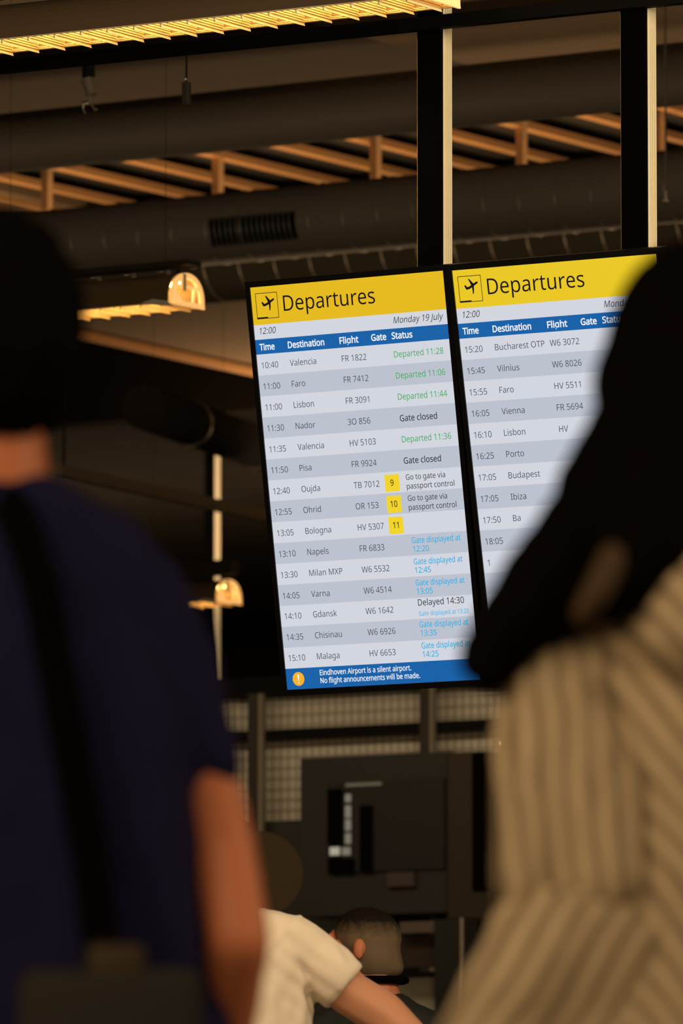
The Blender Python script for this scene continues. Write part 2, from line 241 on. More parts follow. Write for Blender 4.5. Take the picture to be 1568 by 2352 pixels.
 	209	"""
G = {}
for l in GLYPHS.split('\n'):
    c, a, s = l.split('\t')
    G[c] = (int(a), [[tuple(map(int, p.split())) for p in q.split(',')] for q in s.split(';')] if s else [])
def measure(t):
    x = 0; lo = 1e9; hi = -1e9
    for c in t:
        for q in G[c][1]:
            for p in q: lo = min(lo, x + p[0]); hi = max(hi, x + p[0])
        x += G[c][0]
    return lo, hi
U = 0.604 / 1080                        # metres per screen unit; the picture on a screen is 1080 x 1920 units
def words(items, lift):
    """items: (text, x, baseline, cap height, width or None, boldness, slant). One flat mesh in screen coordinates."""
    bm = bmn()
    for t, x, yb, cap, width, bold, slant in items:
        sy = cap / 573.0; lo, hi = measure(t); sx = sy * 0.955 if width is None else width / (hi - lo)
        cu = bpy.data.curves.new('t', 'CURVE'); cu.dimensions = '2D'; cu.fill_mode = 'BOTH'
        pen = -lo
        for c in t:
            for q in G[c][1]:
                sp = cu.splines.new('POLY'); sp.points.add(len(q) - 1); sp.use_cyclic_u = True
                for i, (a, b) in enumerate(q): sp.points[i].co = ((pen + a) * sx + b * sy * slant, b * sy, 0, 1)
            pen += G[c][0]
        cu.offset = bold
        o = bpy.data.objects.new('t', cu); C.objects.link(o)
        bpy.context.view_layer.update()
        me = bpy.data.meshes.new_from_object(o.evaluated_get(bpy.context.evaluated_depsgraph_get()))
        bpy.data.objects.remove(o); bpy.data.curves.remove(cu)
        n0 = len(bm.verts); bm.from_mesh(me); bpy.data.meshes.remove(me); bm.verts.ensure_lookup_table()
        for v in bm.verts[n0:]:
            v.co = Vector(((x + v.co.x - 540) * U, -lift, (960 - (yb - v.co.y)) * U))
    return bm
def flat(bm, pts, lift):
    vs = [bm.verts.new(((x - 540) * U, -lift, (960 - y) * U)) for x, y in pts]
    return bm.faces.new(vs)
def face_front(o):
    for p in o.data.polygons: pass

scr_yellow = [E('screen_yellow', lin(230, 187, 33)), E('screen_yellow', lin(234, 200, 40))]
scr_pale = E('screen_pale', lin(211, 214, 223)); scr_grey = E('screen_grey', lin(189, 194, 207)); scr_blue = E('screen_blue', lin(27, 98, 168))
ink_black = E('ink_black', lin(25, 22, 14)); ink_grey = E('ink_grey', lin(58, 60, 72)); ink_dark = E('ink_dark', lin(36, 36, 44))
ink_white = E('ink_white', lin(236, 240, 248)); ink_green = E('ink_green', lin(66, 172, 98)); ink_cyan = E('ink_cyan', lin(52, 176, 226))
tile_yellow = E('tile_yellow', lin(242, 212, 45)); badge_orange = E('badge_orange', lin(247, 178, 48))
bezel_mat = M('bezel', (0.004, 0.004, 0.005), 0.35, spec=0.3)

def screen(label, tl, yaw, tilt, rows, tone, footer):
    rot = Matrix.Rotation(yaw, 4, 'Z') @ Matrix.Rotation(tilt, 4, 'X')
    ctr = tl + rot.to_3x3() @ Vector((540 * U, 0, -960 * U))
    root = thing('departure_screen', label, 'screen', ctr, (tilt, 0, yaw), 'departure screens hung side by side')
    W, H = 540 * U, 960 * U
    bx, bt = 0.0145, 0.0160
    bm = bmn(); box(bm, -W - bx, W + bx, 0.006, 0.055, -H - bt, H + bt, 0.003); obj('housing', bm, bezel_mat, root)
    bm = bmn()
    for x0, x1, z0, z1 in ((-W - bx, -W, -H - bt, H + bt), (W, W + bx, -H - bt, H + bt), (-W, W, H, H + bt), (-W, W, -H - bt, -H)):
        box(bm, x0, x1, -0.004, 0.008, z0, z1)
    obj('bezel', bm, bezel_mat, root)
    bm = bmn(); box(bm, -0.1, 0.1, 0.055, 0.085, -0.05, 0.36); obj('rear_mount', bm, black_metal, root)
    # the lit picture: bands of colour
    bm = bmn(); bands = [(0, 180, 0), (180, 250, 1), (250, 320, 2)]
    bands += [(320 + 100 * i, 420 + 100 * i, 1 if i % 2 == 0 else 3) for i in range(15)] + [(1820, 1920, 2)]
    for a, b, k in bands:
        f = flat(bm, [(0, b), (1080, b), (1080, a), (0, a)], 0.0); f.material_index = k
    panel = obj('display_panel', bm, [tone, scr_pale, scr_blue, scr_grey], root)
    L = 0.0008
    def sub(name, bm, mat): return obj(name, bm, mat, panel)
    def texts(name, items, mat):
        for it in items: sub(name, words([it], L), mat)
    sub('heading_text', words([('Departures', 178, 124, 73, 512, 0.0, 0)], L), ink_black)
    # take-off sign: frame, runway bar and aircraft
    bm = bmn()
    for x0, y0, x1, y1 in ((24, 30, 148, 33), (24, 150, 148, 153), (24, 30, 27, 153), (145, 30, 148, 153), (24, 145, 86, 153)):
        flat(bm, [(x0, y1), (x1, y1), (x1, y0), (x0, y0)], L)
    P = lambda u, v: (24 + u * 124, 30 + v * 123)
    for poly in ([(.27, .36), (.33, .345), (.40, .425), (.47, .415), (.62, .335), (.80, .245), (.865, .245), (.875, .275), (.84, .315), (.66, .415), (.50, .50), (.38, .525), (.335, .505)],
                 [(.455, .13), (.495, .115), (.66, .30), (.60, .43), (.56, .36)],
                 [(.585, .43), (.68, .385), (.665, .58), (.635, .705), (.60, .70), (.60, .56)]):
        flat(bm, [P(*p) for p in poly][::-1], L * (1 + 0.2 * len(poly)))
    sub('take_off_sign', bm, ink_black)
    sub('clock_text', words([('12:00', 27, 224.5, 30, 92, 0.0, 0.2)], L), ink_dark)
    sub('date_text', words([('Monday 19 July', 780, 226.5, 30, 271, 0.0, 0.2)], L), ink_dark)
    texts('column_heading', [('Time', 23, 301, 30, 83, 1.1, 0), ('Destination', 183, 301, 30, 203, 1.1, 0), ('Flight', 473, 301, 30, 104, 1.1, 0),
                                  ('Gate', 650, 299.5, 30, 82, 1.1, 0), ('Status', 764, 298.5, 30, 113, 1.1, 0)], ink_white)
    for i, (tm, ds, fl, gate, st) in enumerate(rows):
        b = 386 + 100 * i - (3 if i > 11 else 0)
        cell = [(tm, 24, b + 1.5, 29, None, -0.1, 0)]
        if ds: cell.append((ds, 184, b, 29, None, -0.1, 0))
        if fl: cell.append((fl, 476 + i * 0.3, b, 29, None, -0.1, 0))
        for nm, it in zip(['time_text'] + ['destination_text'] * bool(ds) + ['flight_text'] * bool(fl), cell): texts(nm, [it], ink_grey)
        if gate:
            bm = bmn(); flat(bm, [(652, b + 27), (732, b + 27), (732, b - 53), (652, b - 53)], L); sub('gate_tile', bm, tile_yellow)
            lo, hi = measure(gate); wd = (hi - lo) * 28 / 573 * 0.93
            sub('gate_number', words([(gate, 692 - wd / 2, b, 29, wd, 0.3, 0)], 2 * L), ink_dark)
        if not st: continue
        if st[0] == 'D': sub('status_text', words([(st[1], 767, b, 29, 272, 0.15, 0)], L), ink_green)
        if st[0] == 'C': sub('status_text', words([('Gate closed', 767, b + 1, 29, 205, 0.3, 0)], L), ink_dark)
        if st[0] == 'P': texts('status_text', [('Go to gate via', 770, b - 23, 26, 217, 0.05, 0), ('passport control', 771, b + 20, 26, 263, 0.05, 0)], ink_dark)
        if st[0] == 'G': texts('status_text', [('Gate displayed at', 771, b - 23.5, 27, 269, 0.4, 0), (st[1], 774, b + 17, 27, None, 0.4, 0)], ink_cyan)
        if st[0] == 'L':
            sub('status_text', words([('Delayed 14:30', 774, b - 26, 30, 253, 0.1, 0)], L), ink_dark)
            sub('status_note', words([('Gate displayed at 13:20', 774, b + 22, 21, 274, 0.1, 0)], L), ink_cyan)
    if footer:
        bm = bmn(); flat(bm, [(69 + 33 * math.cos(t * math.pi / 20), 1871 - 33 * math.sin(t * math.pi / 20)) for t in range(40)], L)
        sub('warning_badge', bm, badge_orange)
        bm = bmn(); flat(bm, [(68, 1880), (72, 1880), (76, 1850), (64, 1850)], 2 * L)
        flat(bm, [(70 + 4 * math.cos(t * math.pi / 8), 1889 - 4 * math.sin(t * math.pi / 8)) for t in range(16)], 2 * L)
        sub('exclamation_mark', bm, ink_white)
        texts('notice_text', [('Eindhoven Airport is a silent airport.', 192, 1859, 25, 511, 0.5, 0), ('No flight announcements will be made.', 192, 1897, 25, 556, 0.5, 0)], ink_white)
    return root

rows_a = [('10:40', 'Valencia', 'FR 1822', '', ('D', 'Departed 11:28')), ('11:00', 'Faro', 'FR 7412', '', ('D', 'Departed 11:06')),
          ('11:00', 'Lisbon', 'FR 3091', '', ('D', 'Departed 11:44')), ('11:30', 'Nador', '3O 856', '', ('C',)),
          ('11:35', 'Valencia', 'HV 5103', '', ('D', 'Departed 11:36')), ('11:50', 'Pisa', 'FR 9924', '', ('C',)),
          ('12:40', 'Oujda', 'TB 7012', '9', ('P',)), ('12:55', 'Ohrid', 'OR 153', '10', ('P',)), ('13:05', 'Bologna', 'HV 5307', '11', None),
          ('13:10', 'Napels', 'FR 6833', '', ('G', '12:20')), ('13:30', 'Milan MXP', 'W6 5532', '', ('G', '12:45')),
          ('14:05', 'Varna', 'W6 4514', '', ('G', '13:05')), ('14:10', 'Gdansk', 'W6 1642', '', ('L',)),
          ('14:35', 'Chisinau', 'W6 6926', '', ('G', '13:35')), ('15:10', 'Malaga', 'HV 6653', '', ('G', '14:25'))]
rows_b = [('15:20', 'Bucharest OTP', 'W6 3072', '', None), ('15:45', 'Vilnius', 'W6 8026', '', None), ('15:55', 'Faro', 'HV 5511', '', None),
          ('16:05', 'Vienna', 'FR 5694', '', None), ('16:10', 'Lisbon', 'HV', '', None), ('16:25', 'Porto', '', '', None), ('17:05', 'Budapest', '', '', None),
          ('17:05', 'Ibiza', '', '', None), ('17:50', 'Ba', '', '', None), ('18:05', '', '', '', None), ('1', '', '', '', None)]
screen('left departures screen, full board from 10:40 Valencia down to 15:10 Malaga', lvl(-0.24200971, 19.47204227, CAMZ + 2.68820734), 0.0, 0.17042721, rows_a, scr_yellow[0], True)
screen('right departures screen from 15:20 Bucharest OTP, half hidden by the dark hair', lvl(0.2879, 19.0742, CAMZ + 2.6782), math.radians(32.667 - 30.878), 0.2093, rows_b, scr_yellow[1], False)

# ---------------------------------------------------------------- hanging poles and the bar across them
YP = 16.50
def pole(p0, p1, p2, y, zb, zt, depth, label, group=None, ref=330):
    x0, x1, x2 = (on_y(p, ref, y).x for p in (p0, p1, p2))
    r = thing('hanging_pole', label, 'pole', ((x0 + x2) / 2, y, zb), group=group)
    o = r.location
    bm = bmn(); box(bm, x0, x2, y, y + depth, zb, zt)
    for k in range(3): box(bm, x2 - 0.001, x2 + 0.003, y + depth * (.28 + .22 * k), y + depth * (.34 + .22 * k), zb, zt)
    obj('extrusion', bm, alu, r, off=o)
    bm = bmn(); box(bm, x1, x2 + 0.0015, y - 0.012, y - 0.0005, zb, zt); obj('cover_strip', bm, black_paint, r, off=o, label='matt black cover strip')
    return r
pole(957.5, 964, 1016.5, YP, 2.95, ZC, 0.047, 'black fronted pole with cream side above the gap between both screens', 'poles the screens hang from')
pole(1425, 1431, 1486.5, YP, 2.95, ZC, 0.047, 'black fronted pole with cream side above the right screen', 'poles the screens hang from')
p = on_y(784, 79, YP - 0.03)
bm = bmn(); box(bm, p.x - 3.2, p.x + 3.0, YP - 0.075, YP - 0.042, p.z - 0.0175, p.z + 0.0175, 0.002)
one('support_bar', bm, black_metal, 'long thin black bar crossing in front of both poles', 'bar', (p.x, YP - 0.03, p.z)).rotation_euler.z = math.radians(1.6)

# ---------------------------------------------------------------- louvre luminaires
tube_mat = E('lamp_tube', (1.0, 0.55, 0.17), 34.0)
housing_mat = M('lamp_housing', (0.12, 0.085, 0.05), 0.5)
lou_mat = M('louvre_blade', (0.9, 0.78, 0.52), 0.35, metal=0.0, spec=0.6)
ref_mat = M('reflector', (0.34, 0.27, 0.13), 0.3, metal=0.3)
cap_mat = M('lit_end_cap', (0.8, 0.6, 0.35), 0.5, emit=((1.0, 0.50, 0.15), 0.9))
pale_plastic = M('pale_plastic', (0.62, 0.60, 0.52), 0.5)
trunk_mat = M('trunking', (0.028, 0.024, 0.018), 0.5)
def arch(top, w, n=20): return [(w * math.sin(a), top * max(0.0, math.cos(a)) ** 0.75) for a in [-math.pi / 2 + math.pi * k / n for k in range(n + 1)]]
def luminaire(label, end, n, pitch=0.0835, wires=(), rail=True, yaw=0.0):
    """arched housing open below, tube and cross blades inside, open arched cap at the right end"""
    r = thing('louvre_luminaire', label, 'ceiling light', end, group='louvre luminaires in rows under the ceiling')
    L = n * pitch
    bm = bmn(); prism(bm, arch(0.108, 0.101) + arch(0.104, 0.098)[::-1], 'x', -L, -0.012); obj('housing', bm, housing_mat, r)
    bm = bmn(); prism(bm, arch(0.103, 0.097) + arch(0.099, 0.094)[::-1], 'x', -L, -0.014); obj('reflector', bm, ref_mat, r)
    for y, z, rad in ((-0.094, -0.001, 0.0025), (0.094, -0.001, 0.0028), (0.084, 0.002, 0.0022)):
        bm = bmn(); tube(bm, (-L, y, z), (-0.02, y, z), rad, seg=8); obj('side_rail', bm, lou_mat, r)
    bm = bmn(); tube(bm, (-L, -0.01, 0.078), (-0.03, -0.01, 0.078), 0.013); obj('lamp_tube', bm, tube_mat, r, smooth=True)
    for k in range(n):
        x = -0.05 - k * pitch
        bm = bmn(); pts = [(x - 0.001, -0.012), (x + 0.005, -0.013)]
        for j in range(8):                                     # stepped flank of the blade, right side
            z = -0.010 + 0.0068 * (j + 1); pts += [(x + 0.0025 - 0.0002 * j, z - 0.001), (x + 0.0055 - 0.0003 * j, z)]
        pts += [(x - 0.001, 0.046)]
        prism(bm, pts, 'y', -0.090, 0.090); obj('louvre_blade', bm, lou_mat, r)
    bm = bmn(); A = arch(0.108, 0.100); B = arch(0.090, 0.078)
    for q in ([(-0.104, -0.006), (0.104, -0.006), (0.100, 0.010), (-0.100, 0.010)], [(-0.076, 0.056), (0.076, 0.056), (0.074, 0.066), (-0.074, 0.066)],
              [(-0.090, 0.008), (-0.035, 0.010), (-0.060, 0.034), (-0.078, 0.05)], [(0.030, 0.010), (0.042, 0.010), (0.050, 0.06), (0.038, 0.06)]):
        prism(bm, q, 'x', -0.005, 0.003)
    prism(bm, A + B[::-1], 'x', -0.006, 0.004)
    obj('end_cap', bm, cap_mat, r)
    bm = bmn(); box(bm, 0.003, 0.008, -0.034, -0.018, 0.045, 0.102); obj('hanger_tab', bm, pale_plastic, r)
    bm = bmn(); prism(bm, [(-0.12, 0.002), (-0.07, 0.012), (-0.01, 0.002), (0.012, -0.016), (-0.03, -0.012)], 'y', -0.108, -0.1025); obj('end_clip', bm, pale_plastic, r)
    r.rotation_euler.z = yaw
    bm = bmn(); box(bm, -L, 0.03, -0.04, 0.04, 0.132, 0.20 if rail else 0.15); tk = obj('trunking', bm, trunk_mat, r)
    for x in (-0.03, -L + 0.3):
        bm = bmn(); box(bm, x - 0.012, x + 0.012, -0.01, 0.01, 0.106, 0.134); obj('trunking_clip', bm, trunk_mat, tk)
    zt = ZC - end[2]
    for x in wires:
        bm = bmn(); tube(bm, (x, 0.015, 0.145), (x, 0.015, zt), 0.0009, seg=6); obj('suspension_wire', bm, black_metal, r)
    return r
e1 = on_y(1010, 1, 16.12); e2 = at(430, 700, 25.0); e3 = at(527, 1383, 35.0)
luminaire('long louvre light along the top edge above the left pole', e1, 21, wires=(-0.4, -1.45), yaw=math.radians(2.0))
luminaire('louvre light with arched end left of the yellow heading', e2, 10, wires=(-0.1, -0.75), rail=False)
luminaire('farthest and smallest louvre light beside the dark blue shoulder', e3, 6, wires=(-0.05, -0.45))

# ---------------------------------------------------------------- ducts
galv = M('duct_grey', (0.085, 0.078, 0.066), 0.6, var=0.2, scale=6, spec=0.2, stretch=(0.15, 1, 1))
def duct(label, p0, p1, r, pitch, mat=None, name='air_duct'):
    """round duct along the hall's x axis through two hall points with swaged seams"""
    p0, p1 = Vector(p0), Vector(p1); c = (p0 + p1) / 2
    t = thing(name, label, 'duct', c)
    bm = bmn(); tube(bm, p0 - c, p1 - c, r, seg=48); obj('pipe', bm, mat or duct_mat, t)
    for f in t.children[0].data.polygons: f.use_smooth = len(f.vertices) == 4
    return t, c
def seams(t, c, p0, p1, r, pitch, first, w=0.0035, axis='x'):
    x = first
    a, b = sorted((p0, p1))
    while x < b:
        if x > a:
            bm = bmn(); torus(bm, (x - c.x, 0, 0), r, w, 'x', 48, 5); obj('seam', bm, seam_mat, t, smooth=True)
        x += pitch
pa = at(784, 250, 28.0); ya, za = pa.y, pa.z
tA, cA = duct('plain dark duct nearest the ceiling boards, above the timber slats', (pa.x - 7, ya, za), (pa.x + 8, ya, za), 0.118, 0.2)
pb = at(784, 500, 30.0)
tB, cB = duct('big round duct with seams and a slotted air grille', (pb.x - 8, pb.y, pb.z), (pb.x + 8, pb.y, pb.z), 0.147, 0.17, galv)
x1 = on_y(1110, 480, pb.y - 0.14).x; ps = abs(on_y(1192, 470, pb.y - .14).x - x1)
seams(tB, cB, pb.x - 2.2, pb.x + 2.2, 0.147, ps, x1 - 40 * ps)
# slotted grille on the flank of the duct
g0, g1 = on_y(480, 552, pb.y - 0.147).x - cB.x, on_y(676, 540, pb.y - 0.147).x - cB.x
bm = bmn()
def ring_pt(a, r): return (-r * math.cos(a), r * math.sin(a))        # (y, z); a from the horizontal, towards the viewer
a0, a1 = -0.62, 0.10
N = 8
def shell(bm, x0, x1, a0, a1, r0, r1):
    ins = [ring_pt(a0 + (a1 - a0) * k / N, r0) for k in range(N + 1)]; out = [ring_pt(a0 + (a1 - a0) * k / N, r1) for k in range(N + 1)]
    prism(bm, out + ins[::-1], 'x', x0, x1)
shell(bm, g0, g1, a0, a1, 0.146, 0.149); obj('grille_opening', bm, black_paint, tB)
nb = 16; st = (g1 - g0) / nb
grille_mat = M('grille_slat', (0.05, 0.055, 0.055), 0.35, metal=0.3)
for k in range(nb):
    bm = bmn(); shell(bm, g0 + k * st, g0 + k * st + st * 0.22, a0, a1, 0.149, 0.156); obj('grille_slat', bm, grille_mat, tB)
for a in (a0, a1):
    bm = bmn(); shell(bm, g0, g1, a - 0.02, a + 0.02, 0.148, 0.157); obj('grille_rail', bm, duct_mat, tB)
pc = at(784, 572, 32.6)
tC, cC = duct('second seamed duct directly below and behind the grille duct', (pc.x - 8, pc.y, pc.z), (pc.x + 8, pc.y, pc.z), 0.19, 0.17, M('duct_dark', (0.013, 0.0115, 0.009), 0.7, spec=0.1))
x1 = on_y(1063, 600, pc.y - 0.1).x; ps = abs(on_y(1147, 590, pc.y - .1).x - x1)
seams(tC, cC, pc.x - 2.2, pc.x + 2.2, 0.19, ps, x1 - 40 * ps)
# duct running away from the viewer, low on the left
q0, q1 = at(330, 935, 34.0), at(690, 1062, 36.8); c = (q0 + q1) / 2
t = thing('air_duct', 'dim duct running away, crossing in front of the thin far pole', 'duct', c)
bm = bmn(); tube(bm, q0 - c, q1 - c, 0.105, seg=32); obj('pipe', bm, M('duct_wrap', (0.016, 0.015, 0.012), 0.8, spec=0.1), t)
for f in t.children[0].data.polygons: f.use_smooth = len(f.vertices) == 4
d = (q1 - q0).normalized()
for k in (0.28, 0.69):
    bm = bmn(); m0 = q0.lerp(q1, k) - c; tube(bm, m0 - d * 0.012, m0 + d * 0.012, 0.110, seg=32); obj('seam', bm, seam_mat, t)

# ---------------------------------------------------------------- ceiling boards, timber slats and hangers
ZR = 5.62
raft_shaded = M('ceiling_board_shaded', (0.068, 0.05, 0.035), 0.8, var=0.12, scale=3, spec=0.15)  # board colour darkened, the left board gets less light
def raft(label, x0, x1, y0, y1, z, mat=None):
    bm = bmn(); box(bm, x0, x1, y0, y1, z, z + 0.05); return one('ceiling_board', bm, mat or raft_mat, label, 'ceiling panel', ((x0 + x1) / 2, (y0 + y1) / 2, z), 'brown ceiling boards')
e = on_z(850, 89, ZR)
raft('lighter brown ceiling board behind the two hanging poles', e.x, e.x + 9, e.y - 5.0, on_z(1040, 170, ZR).y, ZR)
raft('dim brown ceiling board above the longest louvre light', e.x - 9, e.x - 0.03, e.y - 6, on_z(500, 268, ZR).y, ZR + 0.06, raft_shaded)
l0 = on_z(190, 757, ZR); l1 = on_z(575, 840, ZR)
xe = (l0.x + l1.x) / 2
r1 = on_z(20, 440, ZR); r2 = on_z(150, 472, ZR)
raft('brown ceiling board seen as a wedge left of the timber slats', r1.x - 6, (r1.x + r2.x) / 2, r2.y - 1.6, r2.y + 0.6, ZR)
raft('brown ceiling board under the seamed ducts, beside the left screen', xe, xe + 9, on_z(570, 640, ZR).y, l1.y + 6, ZR)
bm = bmn(); beam(bm, l0 + (l0 - l1) * 0.6 + Vector((0, 0, -.03)), l1 + (l1 - l0) * 1.2 + Vector((0, 0, -.03)), 0.05, 0.035)
one('timber_beam', bm, timber, 'orange timber edge beam under the brown board left of the left screen', 'beam', tuple(l0))
zj = ZR - 0.02
lit_timber = M('timber_lit', (0.80, 0.50, 0.25), 0.6, var=0.1, scale=14, spec=0.2)  # timber colour lightened so the batten fronts look lit
xa = on_z(325, 462, zj); xb = on_z(485, 445, zj); dx = xb.x - xa.x
yn, yf = on_z(784, 292, zj).y, on_z(784, 480, zj).y
sl = thing('slatted_ceiling', 'slatted timber ceiling field between the two upper ducts', 'ceiling', (xa.x, (yn + yf) / 2, zj)); o = sl.location
bm = bmn(); box(bm, xa.x - 3, xa.x + 6.5, yn - 0.1, yf + 0.8, zj + 0.07, zj + 0.11)
obj('backing_board', bm, M('dark_board', (0.05, 0.045, 0.038), 0.85, var=0.2, scale=3), sl, off=o)
for k in range(13):
    xx = xa.x + (k - 2.42) * dx * 0.985
    bm = bmn(); box(bm, xx - 0.030, xx + 0.030, yn, yf + 0.6, zj, zj + 0.03); obj('timber_slat', bm, timber, sl, off=o)
    bm = bmn(); box(bm, xx - 0.075, xx - 0.036, yn, yf + 0.6, zj + 0.012, zj + 0.0695); obj('slat_shade', bm, black_paint, sl, off=o)  # black strip standing in for the shaded gap beside the slat
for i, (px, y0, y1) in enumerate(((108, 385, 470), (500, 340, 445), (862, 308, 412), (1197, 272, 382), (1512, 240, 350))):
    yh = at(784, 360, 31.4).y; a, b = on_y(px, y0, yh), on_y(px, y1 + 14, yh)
    bm = bmn(); box(bm, a.x - 0.017, a.x + 0.017, yh - 0.02, yh + 0.02, b.z, zj + 0.0698); obj('timber_batten', bm, lit_timber, sl, off=o)

# ---------------------------------------------------------------- small fittings below the ceiling
s = at(203, 240, 24.5)
r = thing('spotlight', 'small dark ceiling spotlight with silver clamp at upper left', 'spotlight', s)
bm = bmn(); tube(bm, (0, 0, 0.13), (0, 0, ZC - s.z), 0.010, seg=10); tube(bm, (0, 0, 0.09), (0.0, 0, 0.16), 0.022, seg=14); obj('stem', bm, black_metal, r)
bm = bmn(); tube(bm, (-0.004, 0, 0.085), (0.014, 0, 0.03), 0.026, 0.020, seg=18); obj('lamp_body', bm, M('dull_steel', (0.22, 0.2, 0.16), 0.35, metal=0.6), r, smooth=False)
bm = bmn(); pts = [(-0.018, 0, 0.008), (-0.022, 0, -0.012), (-0.014, 0, -0.03)]
for a, b in zip(pts, pts[1:]): tube(bm, a, b, 0.004, seg=8)
pts = [(0.006, 0, 0.03), (0.010, 0, 0.0), (0.026, 0, -0.022), (0.034, 0, -0.018)]
for a, b in zip(pts, pts[1:]): tube(bm, a, b, 0.004, seg=8)
box(bm, -0.026, 0.0, -0.006, 0.006, 0.004, 0.014)
obj('clamp_hook', bm, steel, r)
s = at(428, 205, 22.5)
r = thing('ceiling_sprinkler', 'tiny steel sprinkler hanging right of the right pole', 'sprinkler', at(1529, 452, 27.0))
bm = bmn(); tube(bm, (0, 0, 0.02), (0, 0, ZC - r.location.z), 0.004, seg=8); obj('drop_pipe', bm, trunk_mat, r)
bm = bmn(); tube(bm, (0, 0, -0.012), (0, 0, 0.022), 0.007, 0.004, seg=12); tube(bm, (0, 0, -0.016), (0, 0, -0.012), 0.012, seg=12); obj('nozzle', bm, steel, r)
r = thing('wire_hanger', 'thin black wire hanger with gripper under the long louvre light', 'hanger', s)
bm = bmn(); tube(bm, (0, 0, 0.02), (0, 0, ZC - s.z), 0.003, seg=8); obj('wire', bm, black_metal, r)
bm = bmn(); box(bm, -0.012, 0.012, -0.01, 0.01, -0.05, 0.022, 0.003); obj('gripper', bm, trunk_mat, r)
bm = bmn(); bmesh.ops.create_uvsphere(bm, u_segments=10, v_segments=8, radius=0.005); bmesh.ops.translate(bm, verts=bm.verts, vec=(0.002, -0.008, 0.03)); obj('ferrule', bm, steel, r, smooth=True)

# ---------------------------------------------------------------- far pole and rail
D4 = 41.0; f = at(485, 1000, D4)
r = thing('hanging_pole', 'thin far pole with cream side left of the left screen', 'pole', (f.x, f.y, 2.4)); zp = at(485, 953, D4).z
k = 0.025
bm = bmn(); box(bm, -0.03, k, 0, 0.052, 0, zp - 2.4); obj('extrusion', bm, alu, r)
bm = bmn(); box(bm, -0.034, k + 0.001, -0.012, -0.001, 0, zp - 2.4); obj('cover_strip', bm, black_paint, r, label='matt black cover strip')
bm = bmn(); box(bm, f.x - 2.6, f.x + 4, f.y - 0.08, f.y + 0.13, zp, ZC)
one('ceiling_bulkhead', bm, M('bulkhead_black', (0.012, 0.010, 0.007), 0.9, spec=0.05), 'dark bulkhead under the ceiling, the thin far pole hangs from it', 'bulkhead', (f.x, f.y, zp))
u0, u1 = at(130, 1080, 33.3), at(640, 1192, 35.6)
bm = bmn(); beam(bm, u0, u1, 0.05, 0.052)
one('cable_tray', bm, M('tray_grey', (0.22, 0.20, 0.14), 0.6), 'dull grey rail sloping down behind the far pole to the left screen', 'rail', tuple((u0 + u1) / 2))
ct = [o for o in bpy.data.objects if o.name == 'cable_tray'][0]
for t_ in (0.03, 0.97):
    bm = bmn(); m0 = u0.lerp(u1, t_); tube(bm, m0, Vector((m0.x, m0.y, ZC)), 0.006, seg=8); obj('hanger_rod', bm, black_metal, ct, off=tuple((u0 + u1) / 2))

# ---------------------------------------------------------------- glazed partition and shop block at the back
YW = 27.7
def R(px0, py0, px1, py1, y): 
    a = on_y(px0, (py0 + py1) / 2, y); b = on_y(px1, (py0 + py1) / 2, y); c = on_y((px0 + px1) / 2, py0, y); d = on_y((px0 + px1) / 2, py1, y)
    return a.x, b.x, d.z, c.z
def slab(bm, px0, py0, px1, py1, y, t):
    x0, x1, z0, z1 = R(px0, py0, px1, py1, y); box(bm, x0, x1, y, y + t, z0, z1)
pane_mat = M('pale_backing', (0.62, 0.60, 0.50), 0.7, var=0.1, scale=2)
wire_mat = M('wire', (0.30, 0.27, 0.21), 0.6)
post_mat = M('partition_post', (0.03, 0.025, 0.016), 0.6)
x0, x1, z0, z1 = R(380, 1588, 1180, 1880, YW)
xm0, xm1, zm0, _ = R(600, 1588, 690, 1738, YW)
pw = thing('glazed_partition', 'gridded pale partition behind the dark shop block below the left screen', 'partition', ((x0 + x1) / 2, YW, 0))
o = pw.location
bm = bmn(); box(bm, x0, x1, YW + 0.03, YW + 0.05, z0, z1); obj('backing', bm, pane_mat, pw, off=o)
bm = bmn(); gx = (on_y(708, 1700, YW).x - on_y(690, 1700, YW).x); x = xm0 + 0.002
n = int((x - x0) / gx)
for i in range(-n, int((x1 - x) / gx)): box(bm, x + i * gx - 0.0035, x + i * gx + 0.0035, YW + 0.027, YW + 0.031, z0, z1)
z = z0
while z < z1: box(bm, x0, x1, YW + 0.0265, YW + 0.0305, z - 0.0035, z + 0.0035); z += 0.0475
obj('wire_grid', bm, wire_mat, pw, off=o)
bm = bmn(); slab(bm, 380, 1668, 1180, 1692, YW - 0.06, 0.05); obj('cross_rail', bm, black_metal, pw, off=o)
bm = bmn(); slab(bm, 380, 1545, 1180, 1590, YW - 0.05, 0.12); obj('top_rail', bm, black_metal, pw, off=o)
for a, b in ((569, 592), (963, 985)):
    xa_, xb_, _, _ = R(a, 1590, b, 1700, YW - 0.09)
    bm = bmn(); box(bm, xa_, xb_, YW - 0.09, YW - 0.062, 0, z1); po = obj('post', bm, post_mat, pw, off=o)
    bm = bmn(); box(bm, xb_, xb_ + 0.022, YW - 0.088, YW - 0.063, 0, z1); obj('edge_strip', bm, M('strip_dull', (0.22, 0.20, 0.15), 0.6), po, off=o)
bm = bmn(); box(bm, x0, x1, YW - 0.02, YW + 0.06, 0, z0); obj('lower_wall', bm, M('partition_dark', (0.035, 0.036, 0.028), 0.7), pw, off=o)

